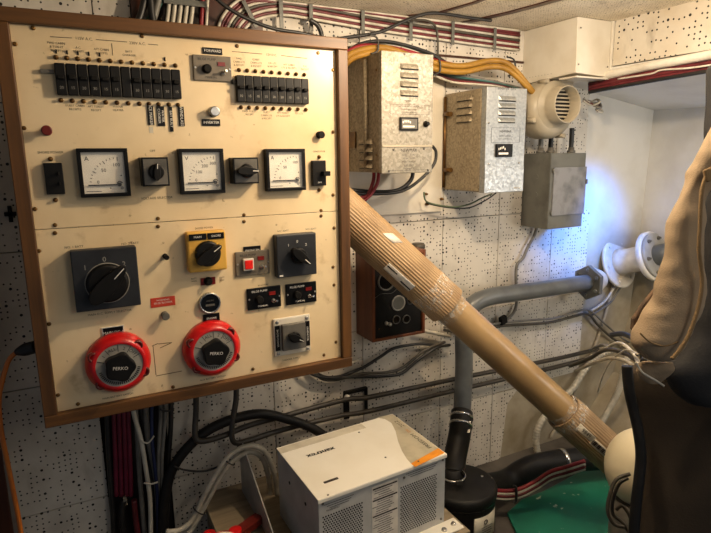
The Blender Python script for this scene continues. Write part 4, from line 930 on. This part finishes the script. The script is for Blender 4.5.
MBx = MB().box(.165, .215, 1.338, 1.349, CAM.z+.18, CZ); tag(MBx.build('mounting_board', 'wood_dark'), 'dark wooden strip behind the cables at the top left', 'board')
for z_ in (CZ-.03,): tag(MB().box(.228, .318, 1.307, 1.3095, z_-.012, z_).build('cable_clamp', 'enamel_grey'), 'grey strap across the pale vertical cables above the panel', 'clamp')
# under the panel
for i, px in enumerate((113.5, 118.5, 123.5, 128)): cable([(px-1, 360), (px+.5, 420), (px+2, 460), (px+3, 496)], .0052, 'cable_magenta', 'crimson cable of the row hanging in the dark slot under the panel', 'crimson cables under the panel', y=1.325)
tag(MB().obox(PY(125, 500, 1.325), (.004, 0, 0), (0, .004, 0), (0, 0, .012)).build('cable_lug', 'chrome'), 'bright metal lug at the lower end of the crimson cables', 'cable lug')
cable([(124, 500), (122, 515), (125, 545)], .007, 'cable_black', 'black cable below the metal lug', y=1.325)
under = [([(128, 380), (134, 414), (141, 440), (146, 470), (150, 500), (151, 545)], .0052, 'cable_white', 'white cable tied along the front of the cables under the panel', 1.295),
 ([(133, 380), (137, 430), (140, 480), (146, 545)], .006, 'cable_grey', 'dark grey cable left of the tied white one under the panel', 1.325),
 ([(146, 380), (147, 430), (156, 480), (160, 545)], .0065, 'cable_grey', 'dark grey cable right of the tied white one under the panel', 1.325),
 ([(140, 380), (141, 410), (150, 450), (153, 545)], .006, 'cable_black', 'black cable behind the tied white one under the panel', 1.33),
 ([(160, 380), (161, 410), (159, 450), (158, 500), (160, 545)], .0055, 'cable_grey', 'light grey cable hanging under the panel, left of a thinner grey one', 1.315),
 ([(166, 380), (165, 420), (162, 460), (163, 500), (166, 545)], .004, 'cable_grey', 'thinner grey cable hanging under the panel beside the thick black one', 1.31),
 ([(170, 380), (171, 420), (168, 470), (166, 545)], .006, 'cable_black', 'straight black cable hanging left of the thick black curve', 1.325),
 ([(152, 400), (152, 440), (157, 490), (158, 545)], .004, 'cable_blue', 'thin dark blue cable low in the cables under the panel', 1.31),
 ([(107, 380), (108, 440), (112, 500), (114, 545)], .006, 'cable_black', 'black cable left of the crimson row under the panel', 1.33),
 ([(134, 500), (136, 520), (140, 545)], .007, 'cable_maroon', 'dark maroon cable end low in the slot under the panel', 1.33)]
for pts, r, m_, lb, y_ in under: cable(pts, r, m_, lb, y=y_)
def tie(px, py, w, m_, lb, y=1.295, ang=0, grp=None):
    c = PY(px, py, y); R_ = w/2
    return tag(MB().lathe(c, (math.sin(ang), 0, math.cos(ang)), [(R_, -.0015), (R_+.0012, -.0015), (R_+.0012, .0015), (R_, .0015)], 16, False).build('cable_tie', m_), lb, 'cable tie', grp)
cable([(141, 441), (148, 443), (154, 436)], .002, 'cable_white', 'white cable tie looped around the cables, upper of two', name='cable_tie', y=1.288)
cable([(144, 483), (151, 484), (158, 482)], .002, 'cable_white', 'white cable tie looped around the cables, lower of two', name='cable_tie', y=1.288)
cable([(160, 409), (166, 411), (174, 410)], .0025, 'cable_black', 'black cable tie around the grey cables just below the panel frame', name='cable_tie', y=1.295)
# thick black curve and the long conduits
cable([(163, 545), (165, 500), (172, 470), (190, 445), (212, 428), (240, 417), (265, 414), (290, 420), (312, 428), (330, 440)], .0125, 'black_rubber', 'thick black cable curving up from the bottom and over behind the inverter', name='cable', y=1.30, n=14)
cable([(196, 380, 1.30), (196, 410, 1.30), (195, 432, 1.29), (199, 441, 1.285), (220, 437, 1.29), (250, 425, 1.318), (280, 417, 1.325), (344, 400, 1.325), (370, 397, 1.325), (445, 381, 1.325), (520, 366, 1.325), (560, 358, 1.325), (598, 349, 1.32)], .0072, 'conduit_dark', 'dark conduit running along the wall behind the inverter, upper of two', name='conduit', n=10)
cable([(236, 375, 1.30), (236, 400, 1.30), (232, 425, 1.29), (234, 442, 1.285), (250, 440, 1.30), (282, 430, 1.325), (339, 416, 1.325), (370, 411, 1.325), (440, 394, 1.325), (505, 379, 1.325), (560, 366, 1.325), (606, 354, 1.31)], .0072, 'conduit_dark', 'dark conduit running along the wall behind the inverter, lower of two', name='conduit', n=10)
cable([(174, 466), (185, 470), (205, 471), (222, 464), (236, 449), (243, 444)], .0025, 'cable_black', 'thin black wire hanging in a slack bow left of the white hoses', name='wire', y=1.285)
cable([(166, 532), (180, 530), (192, 520), (203, 498), (216, 474), (230, 455), (248, 446), (263, 450), (271, 464), (277, 490), (276, 520)], .0065, 'hose_white', 'pale hose arching beside the inverter, outer of the pair', name='hose', y=1.25, n=12)
cable([(168, 545), (186, 536), (197, 520), (208, 500), (220, 478), (234, 460), (250, 452), (262, 458), (268, 475), (271, 500), (270, 525)], .0065, 'hose_white', 'pale hose arching beside the inverter, inner of the pair', name='hose', y=1.262, n=12)
for i, (px, py) in enumerate(((229, 461), (199, 510))):
    tie(px, py, .032, 'cable_black', ['black tie around the two pale hoses near their top', 'black tie around the two pale hoses near their lower end'][i], y=1.255, ang=.7)
br = thing('wall_bracket', 'dark steel bracket on the wall behind the inverter with a white rubber foot', 'bracket', PY(355, 402, WY))
m = MB(); q, r = PY(343, 391, WY), PY(366, 412, WY); t = .009; m.box(q.x, r.x, WY-.012, WY-.0008, q.z-t, q.z); m.box(q.x, q.x+.014, WY-.0119, WY-.0008, r.z, q.z-t); m.box(r.x-.006, r.x, WY-.0119, WY-.0008, r.z, q.z-t); m.build('frame', 'matt_black', br)
MB().lathe(PY(346.5, 397, WY-.013), PN, [(.008, 0), (.009, .008), (.005, .012)], 14).build('rubber_foot', 'paper_white', br)
# left edge: orange extension cord
cable([(17, 352), (9, 360), (3, 378), (-1, 400), (1, 430), (7, 460), (13, 490), (18, 515), (23, 545)], .0045, 'cable_orange', 'orange extension cord hanging at the left edge below its black plug', name='extension_cord', y=1.17, n=10)
pl = thing('power_plug', 'black plug of the orange cord at the left side of the panel', 'plug', PY(26, 349, 1.15))
a, b = PY(17, 352, 1.17), PY(38, 346, 1.13); MB().tube([a, a.lerp(b, .4), b], lambda t: .006+.006*min(t*2, 1), 12).build('body', 'black_plastic', pl)
a, b = PY(9, 206, 1.345), PY(9, 222, 1.345); tag(MB().box(a.x-.003, a.x+.004, 1.338, 1.3495, b.z, a.z).box(a.x-.01, a.x+.011, 1.338, 1.3495, (a.z+b.z)/2-.004, (a.z+b.z)/2+.004).build('wall_clip', 'matt_black'), 'small black clip on the tiled wall left of the panel frame', 'clip')
# around the chargers
for k_ in range(2):
    cable([(330, 92+5*k_, 1.25), (343, 62+6*k_, 1.26), (358, 51+5*k_, 1.27), (385, 48+4*k_, 1.275), (410, 56+3*k_, 1.275), (436, 63+6*k_, 1.27), (462, 66+6*k_, 1.27), (488, 61+6*k_, 1.27), (504, 62+6*k_, 1.26), (516, 71+5*k_, 1.25), (526, 83+3*k_, 1.24), (536, 96, 1.24)], .0078, 'cable_yellow', 'thick yellow cable looping over both chargers to the blower, '+('upper' if not k_ else 'lower')+' of the pair', y=1.27, n=12)
cable([(330, 72), (345, 54), (362, 46), (385, 47), (410, 52), (437, 61), (460, 66)], .0055, 'cable_red', 'red cable running beside the yellow pair over the tall charger', y=1.288)
cable([(340, 58), (358, 45), (380, 41), (405, 45), (432, 54), (445, 62)], .0045, 'cable_black', 'thin black cable above the yellow pair over the tall charger', y=1.30)
cable([(345, 52), (365, 43), (390, 43), (415, 49), (440, 60)], .0035, 'cable_teal', 'thin teal cable above the yellow pair over the tall charger', y=1.31)
for i, (m_, lb) in enumerate((('cable_grey', 'grey'), ('cable_teal', 'teal'), ('cable_black', 'black'), ('cable_maroon', 'maroon'), ('cable_white', 'white'))):
    cable([(432, 66+2*i), (452, 74+2*i), (475, 78+1.5*i), (497, 82+i), (520, 88+i)], .0035, m_, 'thin '+lb+' wire of the loose bunch below the yellow cables, above the wide charger', name='wire', y=1.30)
for i, (px, py, a_) in enumerate(((437, 65, 0), (512, 66, .5), (375, 44, .3))):
    cable([(px-5, py-9, 1.262), (px+2, py-6, 1.258), (px+3, py+6, 1.258), (px-4, py+10, 1.262)], .0025, 'cable_black', ['black tie around the yellow cables just right of the tall charger', 'black tie around the yellow cables just before the blower', 'black tie around the yellow cables over the tall charger'][i], name='cable_tie')
    
cable([(374, 168), (373, 182), (366, 196), (352, 197), (336, 190)], .0048, 'cable_red', 'red cable hanging from the bottom of the tall charger, left one', y=1.27)
cable([(379, 168), (377, 184), (366, 199), (350, 203), (334, 200)], .0048, 'cable_red', 'red cable hanging from the bottom of the tall charger, right one', y=1.262)
cable([(413, 168), (411, 180), (398, 190), (375, 192), (340, 189)], .0055, 'cable_black', 'thick black cable hanging from the bottom of the tall charger', y=1.28)
cable([(432, 146), (436, 152), (434, 164), (422, 178), (402, 191), (370, 194), (336, 192)], .0045, 'cable_black', 'black cable looping from the right side of the tall charger', y=1.272)
cable([(424, 192), (426, 201), (438, 205), (455, 207), (470, 204), (482, 198), (492, 194)], .0025, 'cable_green', 'green ground wire hanging below the wide charger', name='ground_wire', y=1.30)
cable([(426, 203), (445, 207), (468, 208), (486, 200), (496, 193)], .0022, 'cable_black', 'thin black wire below the green one under the wide charger', name='wire', y=1.305)
for i, (px, py) in enumerate(((425, 194), (426, 204), (441, 199))): tag(MB().lathe(PY(px, py, WY-.009), PN, [(.0045, 0), (.0045, .005), (.003, .012)], 10).build('ground_stud', 'brass'), ['brass stud on the wall under the chargers, topmost of three', 'brass stud on the wall under the chargers, lowest of three', 'brass stud on the wall under the chargers, rightmost of three'][i], 'stud')
# grey box feeds and cord
for i, (px, yy) in enumerate(((540.5, 1.30), (550.5, 1.29), (571, 1.30))):
    cable([(px, 149, yy), (px+.5, 140, yy), (px+1, 128, yy)], .0075, ['cable_grey', 'cable_black', 'cable_black'][i], ['grey cable entering the top of the grey fuse box', 'middle cable entering the top of the grey fuse box', 'black cable entering the right top corner of the grey fuse box'][i])
cable([(537, 227), (534, 236), (528, 247), (523, 258), (517, 265), (516, 280), (517, 298), (514, 312), (504, 322)], .005, 'cable_grey', 'grey cord dropping from the grey fuse box to the horizontal cables', y=1.335)
cable([(444, 330), (470, 333), (500, 326), (530, 324), (552, 322), (572, 317), (588, 314), (598, 325), (615, 340), (632, 348), (650, 352)], .0048, 'cable_olive', 'olive cable running along the wall above the conduits, lower strand', y=1.33)
cable([(444, 327), (475, 328), (500, 323), (532, 320), (556, 318), (575, 312), (589, 310), (603, 322), (622, 338), (640, 347), (655, 350)], .0038, 'cable_grey', 'grey cable running along the wall above the conduits, upper strand', y=1.325)
tag(MB().obox(PY(503, 320, 1.325), (.012, 0, .004), (0, .008, 0), (-.003, 0, .013)).build('junction_clip', 'matt_black', bevel=.003), 'black clip where the grey cord meets the horizontal cables', 'clip')
# from the gauge box
for i, (pts, m_, lb) in enumerate((([(300, 355), (318, 374), (336, 377), (362, 368), (380, 357), (395, 348), (420, 344), (440, 346)], 'cable_black', 'black cable under the gauge box, topmost of three'),
        ([(305, 355), (318, 376), (334, 380), (360, 374), (390, 372), (405, 366), (425, 350), (445, 342)], 'cable_olive', 'olive cable under the gauge box, middle of three'),
        ([(295, 355), (312, 374), (334, 378), (350, 377), (385, 376), (402, 373), (418, 360), (436, 348), (450, 345)], 'cable_black', 'black cable under the gauge box, lowest of three'))): cable(pts, .0046, m_, lb, y=1.33-.005*i)
cable([(418, 329), (430, 332), (450, 336)], .006, 'hose_white', 'short pale cable right of the gauge box', y=1.32); 
cable([(310, 350, 1.25), (325, 366, 1.25), (345, 365, 1.29), (362, 358, 1.33)], .0035, 'cable_white', 'thin pale wire emerging from behind the lower right panel corner', name='wire')
# hull side: thin white pair, ribbed hoses and the knot of cables
cable([(589, 312), (604, 302), (614, 288), (624, 276), (632, 272)], .0042, 'cable_white', 'pale cable climbing to the flanged hull fitting', y=1.335)
cable([(592, 315), (610, 303), (619, 290), (629, 278), (636, 274)], .0036, 'cable_grey', 'grey cable climbing beside the pale one to the hull fitting', y=1.337)
def ribhose(pts, r, lb, yy=None):
    P = [PY(*p) for p in pts]; mb = MB(); mb.tube(P, lambda t: r*(1+.07*math.sin(t*260)), 12, 30); return tag(mb.build('ribbed_hose', 'hose_white'), lb, 'hose')
ribhose([(538, 455, 1.31), (536, 438, 1.31), (541, 422, 1.31), (556, 404, 1.32), (573, 388, 1.32), (586, 368, 1.32), (598, 356, 1.31), (612, 350, 1.29)], .0115, 'pale ribbed hose curving up behind the middle of the cardboard tube')
ribhose([(596, 432, 1.22), (606, 415, 1.22), (618, 392, 1.21), (624, 370, 1.2), (628, 356, 1.2)], .0105, 'pale ribbed hose rising between the tube foot and the brown canvas')
kn = [([(570, 366), (590, 358), (605, 350), (622, 352), (636, 360), (645, 368)], .007, 'cable_olive', 'thick olive cable in the knot beside the jacket hem'),
 ([(575, 371), (596, 362), (612, 358), (628, 362), (640, 372)], .006, 'hose_white', 'pale cable in the knot beside the jacket hem'),
 ([(580, 362), (600, 352), (618, 343), (632, 352), (640, 366)], .0055, 'cable_white', 'white cable in the knot beside the jacket hem'),
 ([(611, 335), (624, 334), (636, 341), (642, 352), (644, 362)], .009, 'cable_black', 'black cable arching over the knot beside the jacket hem'),
 ([(598, 392), (603, 376), (612, 360), (626, 350), (638, 354)], .0024, 'cable_white', 'thin white string hanging from the knot beside the jacket hem'),
 ([(590, 350), (603, 345), (618, 352), (634, 356), (640, 350)], .005, 'cable_grey', 'grey cable in the knot beside the jacket hem'),
 ([(636, 362), (642, 372), (655, 380), (664, 386)], .0028, 'cable_white', 'thin pale string lying over the top of the brown canvas')]
for i, (pts, r, m_, lb) in enumerate(kn):
    n_ = len(pts)
    if i == 6: tag(MB().tube([PD(x, y, .81) for x, y in pts], .0016, 6).build('string', m_), lb, 'string'); continue
    tag(MB().tube([PD(x, y, 1.62-.45*(j/(n_-1))) for j, (x, y) in enumerate(pts)], r*.8, 8).build('cable', m_), lb, 'cable')
# red and white cables on the deck
for i, (m_, lb, r) in enumerate((('cable_red', 'red', .006), ('cable_white', 'white', .0055), ('cable_maroon', 'maroon', .006), ('cable_white', 'second white', .0045))):
    tag(MB().tube([PD(x, y+2.6*i-2, 1.60) for x, y in ((494, 492), (506, 493), (520, 491), (536, 483), (550, 474), (566, 469), (585, 463))], r, 8).build('cable', m_), lb+' cable of the tied bundle on the deck under the black hose', 'cable')
tag(MB().tube([PD(x, y, 1.585) for x, y in ((513, 486), (516, 488), (516, 500), (513, 502))], .004, 8).build('cable_tie', 'cable_black'), 'black tie around the red and white cables on the deck', 'cable tie')
# under the beam: white pipe with maroon cables
tag(MB().tube([PX(x, y, BX-.015) for x, y in ((601, 77), (640, 68), (680, 60.5), (730, 51))], .0115, 12).build('pipe', 'pipe_cream'), 'cream pipe running along the lower edge of the white beam', 'pipe')
for i, (m_, lb) in enumerate((('cable_maroon', 'upper'), ('cable_maroon', 'middle'), ('cable_maroon', 'lower'), ('cable_black', 'black'))):
    tag(MB().tube([PX(x, y+2.8*i, BX-.010-.003*(i % 2)) for x, y in ((589, 84), (604, 81), (640, 74.5), (680, 67.5), (730, 59))], .0052, 8).build('cable', m_), ('black cable, lowest of the cables' if lb == 'black' else lb+' red cable of the three')+' under the cream pipe on the beam', 'cable')
tag(MB().tube([PX(x, y, BX-.022) for x, y in ((618, 79), (650, 74), (662, 70), (690, 68), (730, 62))], .0025, 6).build('wire', 'cable_white'), 'thin white wire over the red cables under the beam', 'wire')
for i in range(9):
    a = random.uniform(-1, 1); b = random.uniform(-1, 1)
    P = [PY(583, 100+2.0*a, 1.28), PY(590, 103+2*b, 1.27), PY(597, 104+5*a, 1.26+.01*b), PY(601+2*b, 106+7*b, 1.25+.02*a), PY(596+3*a, 110+5*a, 1.25)]
    m_ = ['cable_grey', 'cable_white', 'cable_maroon'][i % 3]
    tag(MB().tube(P, .003, 6).build('wire', m_), {'cable_grey': 'grey', 'cable_white': 'white', 'cable_maroon': 'maroon'}[m_]+' stripped wire in the frayed bunch right of the blower', 'wire', {'cable_grey': 'grey', 'cable_white': 'white', 'cable_maroon': 'maroon'}[m_]+' frayed wires by the blower')

# ================================================================== JACKET, GARMENT, CANVAS
def loops(rows, dist, thick, amp=.006, fr=9., n=48, sub=5, tmax=.09, seed=0., pin=1.):
    """cloth volume given as rows (left px, right px, y[, dist])"""
    R_ = []
    for i in range(len(rows)-1):
        p = [rows[max(i-1, 0)], rows[i], rows[i+1], rows[min(i+2, len(rows)-1)]]
        for k in range(sub):
            t = k/sub; R_.append([.5*((2*p[1][j])+(p[2][j]-p[0][j])*t+(2*p[0][j]-5*p[1][j]+4*p[2][j]-p[3][j])*t*t+(3*p[1][j]-p[0][j]-3*p[2][j]+p[3][j])*t**3) for j in range(3)])
    R_.append(list(rows[-1])); vs = []
    for xl, xr, y in R_:
        c = PD((xl+xr)/2, y, dist); hw = (xr-xl)/2/FPX*dist; th = min(hw*thick, tmax)
        for i in range(n):
            a = 2*math.pi*i/n; ca_, sa_ = math.cos(a), math.sin(a)
            ex = math.copysign(abs(ca_)**.8, ca_); ey = math.copysign(abs(sa_)**.8, sa_)
            o_ = RT*ex*hw+FW*ey*th; p = c+o_
            nz = noise.noise(Vector((p.x*fr+seed, p.y*fr, p.z*fr*1.6)))+.5*noise.noise(Vector((p.x*fr*2.6, p.y*fr*2.6+seed, p.z*fr*4)))
            vs.append(p+o_.normalized()*nz*amp)
    J = len(R_); mb = MB(); mb.add(vs, [(j*n+i, j*n+(i+1) % n, (j+1)*n+(i+1) % n, (j+1)*n+i) for j in range(J-1) for i in range(n)], True)
    mb.f.append(list(reversed(range(n)))); mb.sm.append(True); mb.f.append([(J-1)*n+i for i in range(n)]); mb.sm.append(True)
    return mb
jk = thing('jacket', 'tan canvas jacket hanging at the right edge in front of the hull fitting', 'jacket', PD(680, 350, .82))
loops([(756, 812, 40), (738, 800, 80), (722, 782, 110), (708, 766, 137), (698, 748, 154), (689, 728, 171), (681, 710, 190), (670, 702, 221), (667, 700, 250), (661, 703, 280), (652, 701, 300), (645, 696, 315), (639, 690, 331), (638, 683, 345), (645, 674, 357), (652, 666, 361)], .82, .75, .0075, 13, 56, 6).build('sleeve', 'canvas_tan', jk, sub=1)
MB().tube([PD(x, y, .80-.02) for x, y in ((711, 168), (704, 182), (701, 200), (700, 225), (699, 250), (702, 280), (699, 305), (690, 332), (681, 348), (672, 359))], .0028, 8, 10).build('edge_seam', 'canvas_seam', jk)
MB().tube([PD(x, y, .79) for x, y in ((640, 333), (650, 342), (664, 346), (678, 342))], .0012, 6, 8).build('cuff_stitching', 'canvas_seam', jk)
m = MB().prism([PD(x, y, .835) for x, y in ((664, 279), (669, 290), (660, 306), (650, 322), (640, 334), (633, 330), (634, 319), (643, 305), (652, 294))], FW*.012); m.build('lining_flap', 'lining_stripe', jk, bevel=.003, label='dark striped lining turned out')
MB().lathe(PD(648, 316, .828), -FW, [(.0045, 0), (.0045, .003), (.002, .004)], 12).build('snap_button', 'brass', jk)
m = MB().prism([PD(x, y, .775) for x, y in ((704, 170), (730, 160), (730, 176), (708, 182))], FW*.006); m.build('collar_tab', 'canvas_seam', jk, bevel=.002)
loops([(640, 668, 362), (637, 672, 368), (640, 668, 376), (648, 660, 384)], .84, .5, .006, 30, 32, 5, .03, 2.).build('lit_canvas_fold', 'canvas_tan', jk, sub=1)  # lit crumple of the brown canvas, its light put in as tan cloth
gm = loops([(712, 850, 60), (706, 850, 120), (704, 850, 180), (702, 850, 240), (700, 850, 290), (694, 850, 330), (680, 850, 352), (664, 850, 370), (672, 850, 392), (690, 850, 405)], .93, .35, .006, 7, 56, 5, .045, 4.)
tag(gm.build('coat', 'garment_black', sub=1), 'black coat hanging behind the tan jacket at the right edge', 'coat')
cv = thing('canvas_cover', 'dark brown canvas cover standing under the tan jacket with black edge piping', 'canvas cover', PD(700, 820, .98))
loops([(640, 860, 366), (628, 862, 372), (627, 864, 385), (631, 866, 405), (637, 868, 430), (640, 870, 455), (638, 872, 480), (636, 874, 505), (633, 878, 533), (630, 880, 600), (626, 890, 700), (622, 895, 800)], 1.07, .35, .006, 5, 64, 5, .07, 8.).build('cover', 'canvas_brown', cv, sub=1)
MB().tube([PD(x, y, 1.01) for x, y in ((627, 366), (628, 380), (630, 395), (634, 412), (638, 430), (641, 455), (639, 480), (636, 505), (634, 533), (631, 600), (628, 700), (626, 780))], .0095, 10, 8).build('edge_piping', 'black_rubber', cv, label='black edge piping')
MB().tube([PD(x, y, .995) for x, y in ((644, 372), (652, 376), (668, 380), (690, 386), (720, 392))], .004, 8).build('top_seam', 'canvas_seam', cv)
